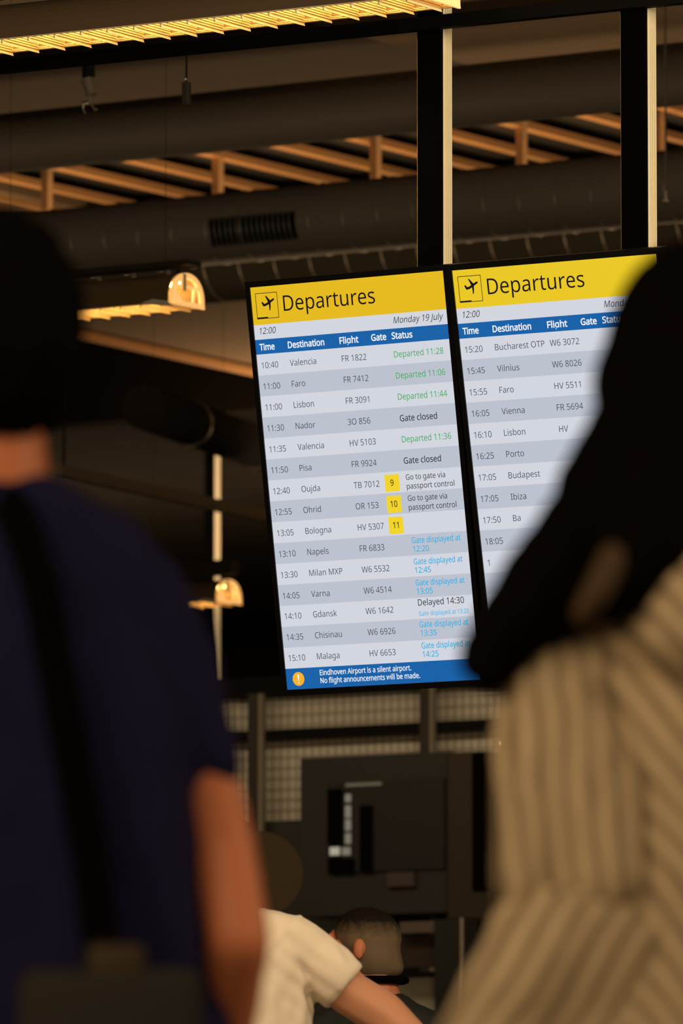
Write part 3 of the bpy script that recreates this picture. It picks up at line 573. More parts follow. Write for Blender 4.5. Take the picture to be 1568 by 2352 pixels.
YK = 27.35
cab_mat = M('block_dark', (0.020, 0.020, 0.017), 0.65); cab_in = M('block_panel', (0.009, 0.009, 0.009), 0.6); brown_dark = M('block_brown', (0.025, 0.018, 0.010), 0.6)
x0, x1, z0, z1 = R(690, 1732, 1130, 2095, YK)
kb = thing('shop_block', 'dark overhead shop block with tiny lights below the left screen', 'block', ((x0 + x1) / 2, YK, z0)); o = kb.location
bm = bmn(); slab(bm, 690, 1734, 1030, 2100, YK, 0.26); obj('body', bm, cab_mat, kb, off=o)
bm = bmn(); xa_, xb_, za_, zb_ = R(1022, 1726, 1128, 2118, YK - 0.04); box(bm, xa_, xb_, YK - 0.04, YK + 0.26, za_, zb_, 0.02); obj('side_pillar', bm, brown_dark, kb, off=o)
bm = bmn(); slab(bm, 1084, 1728, 1120, 2045, YK - 0.05, 0.012); obj('side_slot', bm, black_paint, kb, off=o)
bm = bmn(); slab(bm, 750, 1792, 1020, 2000, YK - 0.012, 0.012); obj('front_panel', bm, cab_in, kb, off=o)
glow = E('small_display_light', lin(120, 112, 98), 1.0); glow2 = E('small_display_light', lin(168, 160, 140), 1.0); glow3 = E('shelf_light', lin(92, 86, 66), 1.0)
bm = bmn(); slab(bm, 793, 1798, 873, 1805, YK - 0.022, 0.010); obj('light_strip', bm, glow3, kb, off=o)
for a, b in ((1824, 1842), (1850, 1878), (1882, 1908), (1914, 1938)):
    bm = bmn(); slab(bm, 792, a, 803, b, YK - 0.022, 0.010); obj('indicator_light', bm, glow, kb, off=o)
for a, b in ((757, 777), (785, 802)):
    bm = bmn(); slab(bm, a, 1946, b, 1964, YK - 0.022, 0.010); obj('indicator_square', bm, glow2 if a < 780 else glow, kb, off=o)
for a, b, y0, y1 in ((752, 780, 1812, 1938), (753, 779, 1970, 2003), (786, 808, 1972, 2003), (826, 850, 1850, 2000)):
    bm = bmn(); slab(bm, a, y0, b, y1, YK - 0.03, 0.018); obj('dark_module', bm, black_paint, kb, off=o)
bm = bmn(); slab(bm, 888, 2003, 950, 2036, YK - 0.02, 0.018); obj('notice_plate', bm, M('plate_grey', (0.055, 0.042, 0.04), 0.6), kb, off=o)

# stand behind the crowd, under the block
YS = 26.0
x0, x1, z0, z1 = R(900, 2105, 1062, 2352, YS)
st = thing('service_stand', 'dark stand with pale lower panel right of the short haired head', 'stand', ((x0 + x1) / 2, YS, 0)); o = st.location
bm = bmn(); slab(bm, 860, 2150, 1012, 2222, YS + 0.02, 0.05); obj('upper_panel', bm, M('stand_brown', (0.045, 0.03, 0.022), 0.6), st, off=o)
bm = bmn(); slab(bm, 918, 2116, 1032, 2142, YS + 0.0, 0.06); obj('shelf', bm, M('shelf_grey', (0.13, 0.105, 0.095), 0.6), st, off=o)
bm = bmn(); slab(bm, 895, 2236, 998, 2420, YS + 0.03, 0.03); obj('lower_panel', bm, M('panel_pale', (0.46, 0.46, 0.36), 0.6), st, off=o)
bm = bmn(); slab(bm, 895, 2232, 998, 2244, YS - 0.0, 0.05); obj('panel_bar', bm, black_metal, st, off=o)
bm = bmn(); xa_, xb_, _, _ = R(998, 2150, 1054, 2300, YS - 0.02); box(bm, xa_, xb_, YS - 0.02, YS + 0.12, 0, R(998, 2112, 1054, 2300, YS)[3]); obj('side_column', bm, M('column_dark', (0.02, 0.022, 0.018), 0.6), st, off=o)
bm = bmn(); xa_, xb_, _, _ = R(860, 2300, 998, 2400, YS); box(bm, xa_, xb_, YS + 0.04, YS + 0.1, 0, R(860, 2352, 998, 2420, YS)[2]); obj('plinth', bm, cab_mat, st, off=o)
xa_, xb_, _, zt = R(1056, 2108, 1063, 2340, YS - 0.15)
bm = bmn(); box(bm, xa_, xb_ - 0.004, YS - 0.15, YS - 0.14, 0, zt); one('thin_post', bm, M('post_dull', (0.40, 0.34, 0.25), 0.6), 'thin cream post beside the striped sleeve, under the shop block', 'post', ((xa_ + xb_) / 2, YS - 0.15, 0))
d = at(598, 2008, 26.5)
r = thing('round_sign', 'round brown sign board half hidden behind the bare arm', 'sign', (d.x, d.y, 0))
rr = 98 * 26.5 / F
bm = bmn(); tube(bm, (0, 0, d.z), (SA * 0.02, -CA * 0.02, d.z), rr, seg=48); obj('disc', bm, M('sign_brown', (0.10, 0.066, 0.026), 0.6), r)
bm = bmn(); tube(bm, (-SA * 0.02, CA * 0.02, 0), (-SA * 0.02, CA * 0.02, d.z), 0.02); tube(bm, (0, 0, 0), (0, 0, 0.02), 0.18, seg=32); obj('post', bm, black_metal, r)
d = on_y(1153, 1707, YK - 0.055)
bm = bmn(); bmesh.ops.create_uvsphere(bm, u_segments=12, v_segments=8, radius=0.006); obj('pilot_lamp', bm, E('pilot_glow', (1.0, 0.55, 0.2), 4.0), kb, smooth=True, loc=tuple(Vector(d) - Vector(kb.location)))

# ---------------------------------------------------------------- people
def ell(c, r, n=12):
    c = Vector(c); r = Vector(r) if not isinstance(r, (int, float)) else Vector((r, r, r)); pts = []
    for i in range(n + 1):
        t = math.pi * i / n
        for j in range(n):
            p = 2 * math.pi * j / n; pts.append(c + Vector((r.x * math.sin(t) * math.cos(p), r.y * math.sin(t) * math.sin(p), r.z * math.cos(t))))
    return pts
def hull(bm, *sets):
    vs = [bm.verts.new(p) for s in sets for p in s]
    res = bmesh.ops.convex_hull(bm, input=vs)
    bmesh.ops.delete(bm, geom=[g for g in res['geom_interior'] if isinstance(g, bmesh.types.BMVert)], context='VERTS')
def chain(bm, *pr):
    for (a, ra), (b, rb) in zip(pr, pr[1:]): hull(bm, ell(a, ra), ell(b, rb))
def fuse(name, bm, mat, parent, voxel, smooth=4, fold=None, cut=None, label=None):
    """union of overlapping solids into one continuous skin"""
    me = bpy.data.meshes.new('t'); bm.to_mesh(me); bm.free(); o = bpy.data.objects.new('t', me); C.objects.link(o)
    m = o.modifiers.new('r', 'REMESH'); m.mode = 'VOXEL'; m.voxel_size = voxel
    m = o.modifiers.new('s', 'SMOOTH'); m.iterations = smooth; m.factor = 0.5
    bpy.context.view_layer.update()
    out = bpy.data.meshes.new_from_object(o.evaluated_get(bpy.context.evaluated_depsgraph_get())); out.name = name
    bpy.data.objects.remove(o); bpy.data.meshes.remove(me)
    b2 = bmn(); b2.from_mesh(out)
    for co, no in (cut or ()):
        bmesh.ops.bisect_plane(b2, geom=b2.verts[:] + b2.edges[:] + b2.faces[:], plane_co=co, plane_no=no, clear_outer=True)
    b2.normal_update()
    if fold:
        for v in b2.verts: v.co += v.normal * fold(v.co)
    b2.to_mesh(out); b2.free()
    for p in out.polygons: p.use_smooth = True
    out.materials.clear(); out.materials.append(mat)
    r = bpy.data.objects.new(name, out); C.objects.link(r)
    if parent: r.parent = parent
    if label: r['label'] = label
    return r
def folds(amp, scale, seed=0.0):
    def f(co): return amp * (noise.noise(Vector((co.x * scale[0] + seed, co.y * scale[1], co.z * scale[2]))) + 0.5 * noise.noise(Vector((co.x * scale[0] * 2.3, co.y * scale[1] * 2.3 + seed, co.z * scale[2] * 2.3))))
    return f
def sliced(bm, build, co, no):
    """adds a solid to bm that ends flat at a plane: the cuff of a sleeve"""
    b = bmn(); build(b)
    me = bpy.data.meshes.new('t'); b.to_mesh(me); b.free(); o = bpy.data.objects.new('t', me); C.objects.link(o)
    m = o.modifiers.new('r', 'REMESH'); m.mode = 'VOXEL'; m.voxel_size = 0.008
    bpy.context.view_layer.update()
    m2 = bpy.data.meshes.new_from_object(o.evaluated_get(bpy.context.evaluated_depsgraph_get()))
    bpy.data.objects.remove(o); bpy.data.meshes.remove(me)
    b = bmn(); b.from_mesh(m2); bpy.data.meshes.remove(m2)
    bmesh.ops.bisect_plane(b, geom=b.verts[:] + b.edges[:] + b.faces[:], plane_co=co, plane_no=no, clear_outer=True)
    bmesh.ops.holes_fill(b, edges=[e for e in b.edges if e.is_boundary], sides=0)
    me = bpy.data.meshes.new('t'); b.to_mesh(me); b.free(); bm.from_mesh(me); bpy.data.meshes.remove(me)
class Frame:
    """a person's own axes: x to the right in the picture, y away, z up; origin on the floor"""
    def __init__(s, px, D): s.D = D; s.X = cl(px, 1500, D).x
    def __call__(s, px, py, dy=0.0):
        p = cl(px, py, s.D + dy); return Vector((p.x - s.X, dy, p.z))
    def place(s, o): o.location = lvl(s.X, s.D, 0); o.rotation_euler = (0, 0, ALPHA)
    def m(s, px): return px * s.D / F
def head(bm, c, s=1.0, face=0.0):
    """cranium, jaw, nose, ears, brow, lips; face = turn of the face about z, 0 looks away from the camera"""
    b = bmn()
    hull(b, ell((0, -0.012, 0.03), (0.076 * s, 0.095 * s, 0.085 * s)))
    hull(b, ell((0, 0.01, 0.02), (0.07 * s, 0.085 * s, 0.07 * s)), ell((0, 0.062 * s, -0.085 * s), (0.030 * s, 0.024 * s, 0.020 * s)), ell((0, 0.0, -0.055 * s), (0.056 * s, 0.05 * s, 0.03 * s)))
    hull(b, ell((0, 0.092 * s, 0.022 * s), 0.008 * s, 8), ell((0, 0.112 * s, -0.018 * s), (0.014 * s, 0.012 * s, 0.009 * s), 8))
    for k in (-1, 1):
        hull(b, ell((k * 0.082 * s, -0.008, 0.004), (0.011 * s, 0.016 * s, 0.028 * s), 10)); hull(b, ell((k * 0.03 * s, 0.083 * s, 0.026 * s), (0.014 * s, 0.010 * s, 0.010 * s), 8))
        hull(b, ell((k * 0.034 * s, 0.078 * s, 0.044 * s), (0.022 * s, 0.012 * s, 0.006 * s), 8))
    hull(b, ell((0, 0.088 * s, -0.045 * s), (0.024 * s, 0.010 * s, 0.005 * s), 8)); hull(b, ell((0, 0.087 * s, -0.056 * s), (0.020 * s, 0.010 * s, 0.006 * s), 8))
    bmesh.ops.rotate(b, verts=b.verts, cent=(0, 0, 0), matrix=Matrix.Rotation(face, 3, 'Z'))
    bmesh.ops.translate(b, verts=b.verts, vec=c)
    me = bpy.data.meshes.new('t'); b.to_mesh(me); b.free(); bm.from_mesh(me); bpy.data.meshes.remove(me)
def hand(bm, wrist, d, side, pal):
    """palm, four unequal bent fingers and a thumb leaving the side of the palm; d = direction, side = towards the thumb, pal = palm normal"""
    d = Vector(d).normalized(); side = Vector(side); side = (side - d * side.dot(d)).normalized(); n = d.cross(side).normalized()
    if n.dot(Vector(pal)) < 0: n = -n
    W = Vector(wrist)
    hull(bm, ell(W, (0.026, 0.026, 0.026), 8), ell(W + d * 0.085 + side * 0.026, 0.014, 8), ell(W + d * 0.08 - side * 0.030, 0.013, 8), ell(W + d * 0.03 + side * 0.028, 0.015, 8))
    for k, ln in ((0.030, 0.068), (0.010, 0.078), (-0.010, 0.072), (-0.030, 0.056)):
        a = W + d * 0.085 + side * k; b = a + d * ln * 0.45 + n * 0.006; c = b + d * ln * 0.28 + n * ln * 0.16; e = c + d * ln * 0.14 + n * ln * 0.24
        chain(bm, (a, 0.0095), (b, 0.0088), (c, 0.008), (e, 0.007))
    a = W + d * 0.022 + side * 0.026; b = a + d * 0.03 + side * 0.026 + n * 0.006; c = b + d * 0.03 + side * 0.010 + n * 0.010
    chain(bm, (a, 0.014), (b, 0.0105), (c, 0.0085))
def legs(bm, hipz, w, foot=True):
    for k in (-1, 1):
        chain(bm, ((k * w, 0, hipz), 0.085), ((k * (w + 0.01), 0.01, hipz * 0.53), 0.055), ((k * (w + 0.012), -0.01, 0.09), 0.036))
        hull(bm, ell((k * (w + 0.012), -0.02, 0.045), (0.034, 0.04, 0.036)), ell((k * (w + 0.02), 0.15, 0.03), (0.04, 0.05, 0.022)))
def trousers(name, hipz, w, mat, parent, x=0.0):
    bm = bmn(); hull(bm, ell((x - w * 0.9, 0, hipz), (0.10, 0.125, 0.08)), ell((x + w * 0.9, 0, hipz), (0.10, 0.125, 0.08)), ell((x, 0, hipz + 0.12), (0.155, 0.11, 0.04)))
    for k in (-1, 1): chain(bm, ((x + k * w, 0, hipz), 0.105), ((x + k * (w + .01), 0.01, hipz * 0.53), 0.078), ((x + k * (w + .012), -0.01, 0.10), 0.062))
    return fuse(name, bm, mat, parent, 0.016, 6, folds(0.008, (9, 9, 5)), cut=[((0, 0, 0.075), (0, 0, -1))])
def shoes(mat, parent, w, x=0.0):
    for k in (-1, 1):
        bm = bmn(); hull(bm, ell((x + k * (w + .012), -0.035, 0.05), (0.042, 0.045, 0.05)), ell((x + k * (w + .02), 0.17, 0.038), (0.046, 0.055, 0.038)))
        hull(bm, ell((x + k * (w + .012), -0.02, 0.08), (0.046, 0.05, 0.05)), ell((x + k * (w + .012), 0.03, 0.06), (0.04, 0.05, 0.04)))
        fuse('shoe', bm, mat, parent, 0.009, 3, cut=[((0, 0, 0.001), (0, 0, -1))])

skin = M('skin', (0.62, 0.22, 0.115), 0.5, bump=0.05, scale=150, spec=0.35)
skin_pale = M('skin_pale', (0.55, 0.27, 0.16), 0.5, bump=0.05, scale=150, spec=0.35)
hair_black = M('hair_black', (0.0035, 0.0027, 0.0022), 0.85, bump=0.5, scale=90, stretch=(1, 1, 0.15), spec=0.03)
hair_cropped = M('hair_cropped', (0.11, 0.085, 0.06), 0.8, spec=0.15)
def fade():                                   # longer dark hair on top, grey brown stubble on the sides
    nt = hair_cropped.node_tree; b = nt.nodes['Principled BSDF']; tc = nt.nodes.new('ShaderNodeTexCoord'); sp = nt.nodes.new('ShaderNodeSeparateXYZ')
    nz = nt.nodes.new('ShaderNodeTexNoise'); nz.inputs['Scale'].default_value = 60; ad = nt.nodes.new('ShaderNodeMath'); ad.operation = 'MULTIPLY_ADD'; ad.inputs[1].default_value = 0.04
    mr = nt.nodes.new('ShaderNodeMapRange'); mr.inputs['From Min'].default_value = 1.685; mr.inputs['From Max'].default_value = 1.735
    mx = nt.nodes.new('ShaderNodeMix'); mx.data_type = 'RGBA'; mx.inputs[6].default_value = (0.17, 0.122, 0.082, 1); mx.inputs[7].default_value = (0.012, 0.009, 0.007, 1)
    l = nt.links.new; l(tc.outputs['Object'], sp.inputs[0]); l(tc.outputs['Object'], nz.inputs[0]); l(nz.outputs['Fac'], ad.inputs[0]); l(sp.outputs['Z'], ad.inputs[2]); l(ad.outputs[0], mr.inputs['Value']); l(mr.outputs[0], mx.inputs[0]); l(mx.outputs[2], b.inputs['Base Color'])
fade()
navy = M('navy_cotton', (0.0105, 0.0110, 0.052), 0.85, bump=0.15, scale=300, spec=0.1)
offwhite = M('white_cotton', (0.78, 0.70, 0.58), 0.8, bump=0.1, scale=400, spec=0.2)
jacket_mat = M('jacket_cloth', (0.022, 0.026, 0.028), 0.7, bump=0.1, scale=300, spec=0.2)
denim = M('dark_trousers', (0.02, 0.02, 0.028), 0.8, bump=0.2, scale=200, spec=0.15)
shoe_mat = M('dark_shoe', (0.03, 0.028, 0.026), 0.6)
def striped(name, rot, scale, ca, cb, dist=3.0):
    m = M(name, ca, 0.85, spec=0.12); nt = m.node_tree; b = nt.nodes['Principled BSDF']
    tc = nt.nodes.new('ShaderNodeTexCoord'); mp = nt.nodes.new('ShaderNodeMapping'); mp.inputs['Rotation'].default_value = rot
    wv = nt.nodes.new('ShaderNodeTexWave'); wv.inputs['Scale'].default_value = scale; wv.inputs['Distortion'].default_value = dist; wv.inputs['Detail'].default_value = 2; wv.inputs['Detail Scale'].default_value = 0.6
    rp = nt.nodes.new('ShaderNodeValToRGB'); rp.color_ramp.elements[0].position = 0.3; rp.color_ramp.elements[1].position = 0.7
    rp.color_ramp.elements[0].color = (*cb, 1); rp.color_ramp.elements[1].color = (*ca, 1)
    nt.links.new(tc.outputs['Object'], mp.inputs[0]); nt.links.new(mp.outputs[0], wv.inputs[0]); nt.links.new(wv.outputs['Fac'], rp.inputs[0]); nt.links.new(rp.outputs[0], b.inputs['Base Color'])
    return m

# --- person on the left: dark hair, navy t-shirt, bare right arm
f = Frame(-20, 7.6)
sh = f(335, 1410); shl = Vector((-sh.x, 0, sh.z)); el = f(547, 2160, -0.03); wr = f(495, 2560, 0.12)
bm = bmn()
hc = f(-18, 800); head(bm, hc, 1.0, -0.25)
chain(bm, (f(-18, 1010), 0.056), (f(-18, 1180), 0.064))
hull(bm, ell(f(-18, 1190), (0.07, 0.06, 0.05)), ell(f(240, 1330), 0.036), ell(f(-280, 1330), 0.036), ell(f(-20, 1600), (0.15, 0.10, 0.12)))
hull(bm, ell(f(-20, 1600), (0.15, 0.10, 0.12)), ell(f(-20, 2250), (0.135, 0.095, 0.1)), ell((0, 0, 0.92), (0.155, 0.10, 0.08)))
chain(bm, (sh, 0.036), (f(468, 1780), 0.035), (f(512, 1950), 0.035), (el, 0.034), (f(518, 2330, 0.04), 0.034), (wr, 0.024)); hand(bm, wr, (-0.15, 0.35, -1), (-0.3, 1, 0), (-1, 0, 0))
ell_l = Vector((-el.x, -0.03, el.z)); wl = Vector((-0.20, 0.12, wr.z))
chain(bm, (shl, 0.036), (ell_l, 0.034), (wl, 0.024)); hand(bm, wl, (0.15, 0.35, -1), (0.3, 1, 0), (1, 0, 0))
legs(bm, 0.9, 0.085)
body = fuse('person', bm, skin, None, 0.0075, 3)
tag(body, 'person with dark hair in a navy t-shirt at the left edge, seen from behind', 'person'); f.place(body)
bm = bmn(); hull(bm, ell(f(-16, 735), (0.098, 0.108, 0.120))); hull(bm, ell(f(-18, 800, -0.03), (0.094, 0.085, 0.10)), ell(f(-18, 950, -0.02), (0.070, 0.07, 0.03)))
fuse('hair', bm, hair_black, body, 0.008, 3, folds(0.006, (60, 60, 14)))
bm = bmn()
hull(bm, ell(f(-18, 1160), (0.100, 0.075, 0.040)), ell(f(215, 1275), 0.050), ell(f(-255, 1275), 0.050), ell(f(-20, 1650), (0.185, 0.125, 0.14)))
hull(bm, ell(f(-20, 1650), (0.185, 0.125, 0.14)), ell(f(-20, 2300), (0.175, 0.125, 0.1)), ell((0, 0, 0.86), (0.185, 0.13, 0.06)))
chain(bm, (f(215, 1280), 0.052), (f(330, 1390), 0.047), (f(402, 1500), 0.044), (f(455, 1620), 0.038), (f(472, 1745), 0.038))
chain(bm, (f(-255, 1280), 0.052), (f(-370, 1390), 0.047), (f(-442, 1500), 0.044), (f(-495, 1620), 0.038), (f(-512, 1745), 0.038))
hull(bm, ell(f(250, 1700, -0.05), (0.08, 0.07, 0.12)), ell(f(400, 2300, -0.05), (0.035, 0.05, 0.05)))
chain(bm, (f(330, 1800), (0.06, 0.06, 0.06)), (f(375, 2050), (0.04, 0.06, 0.06)), (f(420, 2330), (0.04, 0.06, 0.06)), (f(430, 2450), (0.05, 0.06, 0.06)))        # cloth hanging off the shoulder blade
pc1 = f(490, 1765)
fuse('t_shirt', bm, navy, body, 0.010, 5, folds(0.010, (14, 14, 6), 3.1), cut=[((0, 0, 0.87), (0, 0, -1))])
trousers('trousers', 0.88, 0.085, denim, body); shoes(shoe_mat, body, 0.085)
# shoulder bag
b0 = f(70, 1165, -0.11)
bag = thing('shoulder_bag', 'dark shoulder bag with black strap on the navy t-shirt back', 'bag'); f.place(bag)
bm = bmn()
pts = [f(-60, 1130, 0.0), f(30, 1160, -0.10), f(95, 1350, -0.155), f(150, 1650, -0.165), f(205, 1950, -0.16), f(240, 2230, -0.165)]
for a, b in zip(pts, pts[1:]): beam(bm, a, b, 0.038, 0.005, up=(0, -1, 0.1))
obj('strap', bm, black_paint, bag)
bm = bmn(); c0 = f(270, 2420, -0.175); box(bm, c0.x - 0.10, c0.x + 0.085, -0.215, -0.15, c0.z - 0.09, c0.z + 0.085, 0.02); obj('pouch', bm, M('bag_grey', (0.013, 0.013, 0.012), 0.8, bump=0.2, scale=200), bag, smooth=True)
bm = bmn(); c1 = f(265, 2215, -0.19); box(bm, c1.x - 0.028, c1.x + 0.03, -0.21, -0.18, c1.z - 0.022, c1.z + 0.02, 0.008); obj('buckle_flap', bm, M('bag_olive', (0.032, 0.022, 0.008), 0.7), bag, smooth=True)

# --- person on the right: long dark hair, cream striped shirt
f = Frame(1590, 7.2)
bm = bmn()
hc = f(1640, 900); head(bm, hc, 0.97, 0.5)
chain(bm, (f(1640, 1080), 0.052), (f(1600, 1330), 0.058))
sh = f(1290, 1590); shr = f(1900, 1560)
hull(bm, ell(f(1600, 1330), (0.06, 0.055, 0.04)), ell(sh, 0.045), ell(shr, 0.045), ell(f(1610, 1900), (0.13, 0.095, 0.1)))
hull(bm, ell(f(1610, 1900), (0.13, 0.095, 0.1)), ell(f(1600, 2300), (0.12, 0.09, 0.1)), ell((0, 0, 0.88), (0.155, 0.105, 0.08)))
el = f(1225, 2190, -0.04); wr = f(1150, 2560, 0.12)
chain(bm, (sh, 0.044), (el, 0.033), (wr, 0.022)); hand(bm, wr, (0.3, 0.6, -0.8), (0.4, 1, 0), (1, 0, 0))
e2_ = Vector((0.30, -0.03, el.z)); w2 = Vector((0.26, 0.15, wr.z))
chain(bm, (shr, 0.044), (e2_, 0.033), (w2, 0.022)); hand(bm, w2, (-0.1, 0.5, -0.9), (-0.4, 1, 0), (-1, 0, 0))
legs(bm, 0.86, 0.08)
body = fuse('person', bm, skin, None, 0.0075, 3)
tag(body, 'person with long dark hair in a cream striped shirt at the right edge', 'person'); f.place(body)
bm = bmn()
hull(bm, ell(f(1672, 860), (0.118, 0.125, 0.142))); hull(bm, ell(f(1600, 960), (0.10, 0.11, 0.10)), ell(f(1590, 1130), (0.10, 0.10, 0.06)))
hull(bm, ell(f(1585, 760), (0.07, 0.09, 0.09)), ell(f(1462, 900), (0.045, 0.06, 0.06)))
chain(bm, (f(1480, 1000, -0.03), (0.058, 0.06, 0.06)), (f(1380, 1170, -0.05), (0.052, 0.055, 0.055)), (f(1275, 1310, -0.07), (0.044, 0.05, 0.05)), (f(1180, 1440, -0.08), (0.038, 0.045, 0.042)), (f(1108, 1500, -0.085), (0.021, 0.03, 0.030)), (f(1140, 1548, -0.085), (0.018, 0.03, 0.018)))
chain(bm, (f(1510, 1130, -0.05), (0.06, 0.07, 0.06)), (f(1440, 1280, -0.07), (0.045, 0.05, 0.05)), (f(1375, 1360, -0.08), (0.026, 0.04, 0.03)))
chain(bm, (f(1590, 1100, -0.06), 0.05), (f(1500, 1250, -0.08), (0.05, 0.05, 0.06)), (f(1410, 1380, -0.09), (0.02, 0.03, 0.018)))
fuse('hair', bm, hair_black, body, 0.008, 3, folds(0.009, (24, 24, 12), 1.0))
lock = fuse('hair_lock', (lambda b: (chain(b, (f(1405, 1290, -0.125), (0.014, 0.02, 0.02)), (f(1375, 1350, -0.135), (0.013, 0.02, 0.02)), (f(1330, 1410, -0.13), (0.008, 0.015, 0.012))), b)[1])(bmn()), M('hair_lock_brown', (0.07, 0.042, 0.02), 0.7), body, 0.006, 3, label='lighter brown lock')
cream_a, cream_b = (0.62, 0.52, 0.37), (0.26, 0.215, 0.15)
shirt_mat = striped('striped_cloth', (0, math.radians(38), 0), 13.0, cream_a, cream_b, 3.5)
sleeve_mat = striped('striped_sleeve', (0, math.radians(4), 0), 13.5, cream_a, cream_b, 4.5)
cuff_mat = striped('striped_cuff', (0, math.radians(-33), 0), 13.0, cream_a, cream_b, 3.5)
bm = bmn()
hull(bm, ell(f(1600, 1330), (0.10, 0.075, 0.05)), ell(f(1360, 1580), (0.055, 0.075, 0.05)), ell(f(1860, 1540), (0.055, 0.075, 0.05)), ell(f(1620, 1900), (0.17, 0.13, 0.12)))
hull(bm, ell(f(1620, 1900), (0.17, 0.13, 0.12)), ell(f(1600, 2300), (0.17, 0.13, 0.12)), ell((0, 0, 0.84), (0.20, 0.14, 0.07)))
hull(bm, ell(f(1775, 1330, -0.08), (0.11, 0.07, 0.05)), ell(f(1840, 1540, -0.02), (0.06, 0.08, 0.06)), ell(f(1610, 1470, -0.06), (0.07, 0.10, 0.05)), ell(f(1560, 1480, -0.06), (0.06, 0.09, 0.04)))
fuse('shirt', bm, shirt_mat, body, 0.010, 5, folds(0.010, (12, 12, 5), 9.0), cut=[((0, 0, 0.80), (0, 0, -1))])
bm = bmn()
chain(bm, (f(1345, 1570, -0.02), (0.058, 0.07, 0.058)), (f(1285, 1640, -0.04), (0.062, 0.07, 0.07)), (f(1262, 1850, -0.06), (0.057, 0.065, 0.06)), (f(1262, 2010, -0.06), (0.055, 0.065, 0.05)))
chain(bm, (f(1300, 1640, -0.04), (0.06, 0.07, 0.07)), (f(1400, 1850, -0.05), (0.07, 0.08, 0.08)), (f(1400, 2020, -0.06), (0.07, 0.08, 0.05)))
fuse('sleeve', bm, sleeve_mat, body, 0.010, 5, folds(0.013, (16, 16, 6), 2.0))
bm = bmn(); chain(bm, (f(1850, 1560), (0.06, 0.07, 0.06)), (Vector((0.20, -0.02, f(0, 1760).z)), (0.058, 0.066, 0.06)), (Vector((0.26, -0.03, el.z)), (0.056, 0.06, 0.055)), (Vector((0.275, 0.06, el.z - 0.14)), (0.048, 0.05, 0.05)))
fuse('sleeve', bm, sleeve_mat, body, 0.010, 5, folds(0.010, (16, 16, 6), 6.0))
bm = bmn()
chain(bm, (f(1330, 2130, -0.07), (0.085, 0.075, 0.05)), (f(1240, 2280, -0.08), (0.082, 0.08, 0.06)), (f(1170, 2440, -0.07), (0.078, 0.075, 0.06)))
hull(bm, ell(f(1420, 2200, -0.06), (0.09, 0.08, 0.07)), ell(f(1300, 2440, -0.06), (0.11, 0.08, 0.08)))
fuse('sleeve_cuff', bm, cuff_mat, body, 0.010, 5, folds(0.013, (10, 10, 8), 5.0))
trousers('trousers', 0.84, 0.08, denim, body); shoes(shoe_mat, body, 0.08)

# --- person in the white t-shirt
f = Frame(535, 17.0)
bm = bmn(); hc = f(505, 1968); head(bm, hc, 0.86, -0.4)
chain(bm, (f(510, 2030), 0.050), (f(525, 2115), 0.06))
sh = f(668, 2160); shl = f(400, 2160); el = f(945, 2385, -0.02); wr = f(1080, 2560, 0.15)
hull(bm, ell(f(530, 2110), (0.07, 0.06, 0.04)), ell(sh, 0.05), ell(shl, 0.05), ell(f(535, 2330), (0.15, 0.1, 0.1)))
hull(bm, ell(f(535, 2330), (0.15, 0.1, 0.1)), ell((0, 0, 1.05), (0.14, 0.1, 0.1)), ell((0, 0, 0.92), (0.16, 0.105, 0.08)))
chain(bm, (sh, 0.058), (f(800, 2280), 0.052), (f(880, 2330), 0.053), (el, 0.042), (wr, 0.028)); hand(bm, wr, (0.3, 0.6, -0.5), (-0.4, 1, 0), (0, 0, -1))
chain(bm, (shl, 0.055), (f(330, 2460), 0.04), (f(340, 2640, 0.15), 0.027)); hand(bm, f(340, 2640, 0.15), (0.1, 0.5, -0.9), (0.4, 1, 0), (1, 0, 0))
legs(bm, 0.9, 0.085)
body = fuse('person', bm, skin_pale, None, 0.0075, 3)
tag(body, 'person in a white t-shirt with the right arm held out, low in the middle', 'person'); f.place(body)
bm = bmn(); hull(bm, ell(f(505, 1945, -0.005), (0.080, 0.098, 0.090))); hull(bm, ell(f(505, 1985, -0.03), (0.074, 0.072, 0.065)), ell(f(508, 2020, -0.02), (0.056, 0.05, 0.03)))
fuse('hair', bm, M('hair_brown', (0.02, 0.013, 0.008), 0.7, bump=0.4, scale=120), body, 0.008, 3)
bm = bmn()
hull(bm, ell(f(548, 2112), (0.085, 0.07, 0.03)), ell(f(660, 2155), (0.052, 0.065, 0.052)), ell(f(410, 2160), 0.055), ell(f(540, 2320), (0.18, 0.125, 0.12)))
hull(bm, ell(f(540, 2320), (0.183, 0.125, 0.10)), ell((0, 0, 1.05), (0.175, 0.125, 0.1)), ell((0, 0, 0.88), (0.18, 0.13, 0.06)))
ax = (f(830, 2300) - f(672, 2162)).normalized()
ax2 = (f(330, 2460) - f(400, 2165)).normalized()
sliced(bm, lambda b: chain(b, (f(672, 2162), (0.062, 0.07, 0.064)), (f(735, 2215), (0.066, 0.07, 0.066)), (f(830, 2300), (0.066, 0.068, 0.066))), f(790, 2272), ax)
sliced(bm, lambda b: chain(b, (f(400, 2165), 0.062), (f(362, 2310), 0.060), (f(345, 2390), 0.060)), f(360, 2330), ax2)
def wr_fold(co):
    d = (co - f(690, 2235)).length
    return 0.008 * noise.noise(Vector((co.x * 11, co.y * 11, co.z * 8))) + 0.004 * noise.noise(Vector((co.x * 30, co.y * 30, co.z * 18))) + 0.005 * math.exp(-(d / 0.08) ** 2) * math.sin((co.x - co.z) * 0 + (co.x * 0.75 + co.z) * 130) + 0.004 * math.exp(-((co - f(648, 2150)).dot(ax) / 0.006) ** 2)
fuse('t_shirt', bm, offwhite, body, 0.008, 3, wr_fold, cut=[((0, 0, 0.87), (0, 0, -1))])
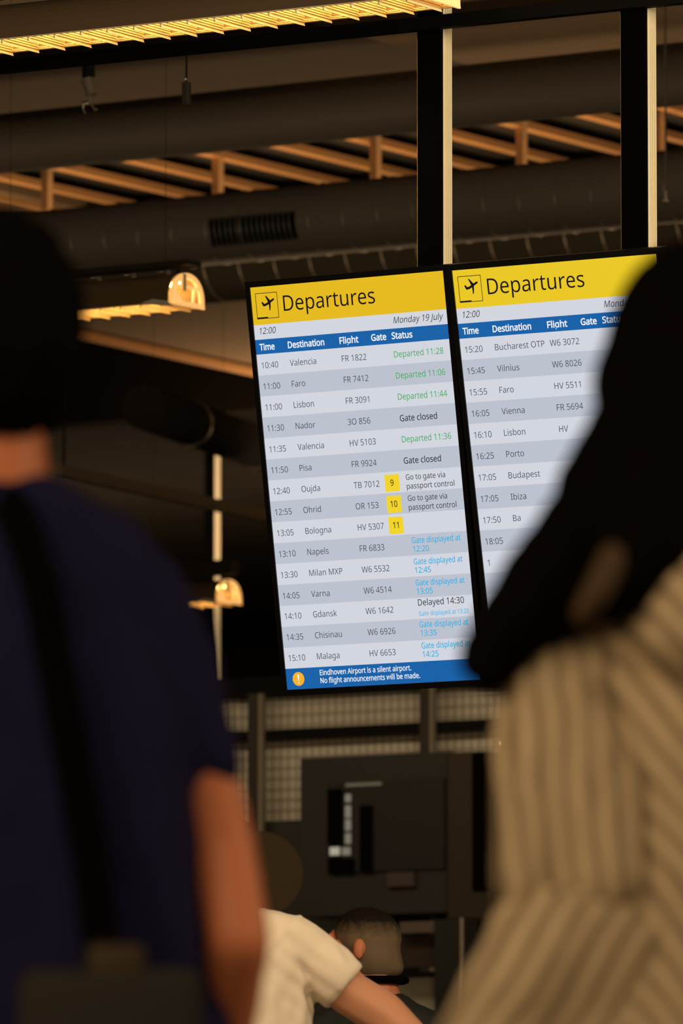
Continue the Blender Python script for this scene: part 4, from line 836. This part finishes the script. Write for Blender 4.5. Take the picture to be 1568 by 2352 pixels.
trousers('trousers', 0.88, 0.085, denim, body); shoes(shoe_mat, body, 0.085)

# --- short haired person further back
f = Frame(862, 20.6)
bm = bmn(); hc = f(828, 2188); head(bm, hc, 1.05, math.radians(80))
chain(bm, (f(855, 2225), 0.060), (f(868, 2300), 0.066))
sh = f(990, 2375); shl = f(735, 2375)
hull(bm, ell(f(865, 2320), (0.08, 0.07, 0.05)), ell(sh, 0.05), ell(shl, 0.05), ell(f(862, 2480), (0.15, 0.11, 0.1)))
hull(bm, ell(f(862, 2480), (0.15, 0.11, 0.1)), ell((0, 0, 0.94), (0.16, 0.11, 0.1)))
for k, s_ in ((1, sh), (-1, shl)):
    e_ = Vector((k * 0.24, -0.02, 1.10)); w_ = Vector((k * 0.22, 0.14, 0.88)); chain(bm, (s_, 0.05), (e_, 0.036), (w_, 0.026)); hand(bm, w_, (0, 0.4, -1), (-k * 0.3, 1, 0), (-k, 0, 0))
legs(bm, 0.88, 0.085)
body = fuse('person', bm, skin, None, 0.0075, 3)
tag(body, 'person with cropped hair and dark jacket behind the white t-shirt', 'person'); f.place(body)
bm = bmn(); fw = Vector((-math.sin(math.radians(80)), math.cos(math.radians(80)), 0)); 
b0 = f(828, 2160); hull(bm, ell(b0 - fw * 0.016 + Vector((0, 0, 0.006)), (0.100, 0.086, 0.088)), ell(b0 - fw * 0.03 - Vector((0, 0, 0.03)), (0.080, 0.078, 0.075)))
hull(bm, ell(b0 - fw * 0.035 - Vector((0, 0, 0.045)), (0.080, 0.080, 0.075)), ell(f(868, 2225) - fw * 0.01, (0.064, 0.064, 0.03)))
hc_ = fuse('hair', bm, hair_cropped, body, 0.008, 3)
bm = bmn()
hull(bm, ell(f(872, 2300), (0.085, 0.08, 0.03)), ell(f(975, 2372), 0.062), ell(f(745, 2372), 0.062), ell(f(862, 2490), (0.19, 0.14, 0.1)))
hull(bm, ell(f(862, 2490), (0.19, 0.14, 0.1)), ell((0, 0, 0.92), (0.19, 0.14, 0.08)))
for k, s_ in ((1, f(975, 2372)), (-1, f(745, 2372))):
    chain(bm, (s_, 0.066), (Vector((k * 0.24, -0.02, 1.10)), 0.052), (Vector((k * 0.22, 0.13, 0.92)), 0.042))
fuse('jacket', bm, jacket_mat, body, 0.010, 4, folds(0.008, (14, 14, 8)), cut=[((0, 0, 0.86), (0, 0, -1))])
bm = bmn(); cc = f(870, 2252); torus(bm, cc, 0.074, 0.011, 'z', 32, 8); obj('collar', bm, black_paint, body, smooth=True)
trousers('trousers', 0.86, 0.085, denim, body); shoes(shoe_mat, body, 0.085)
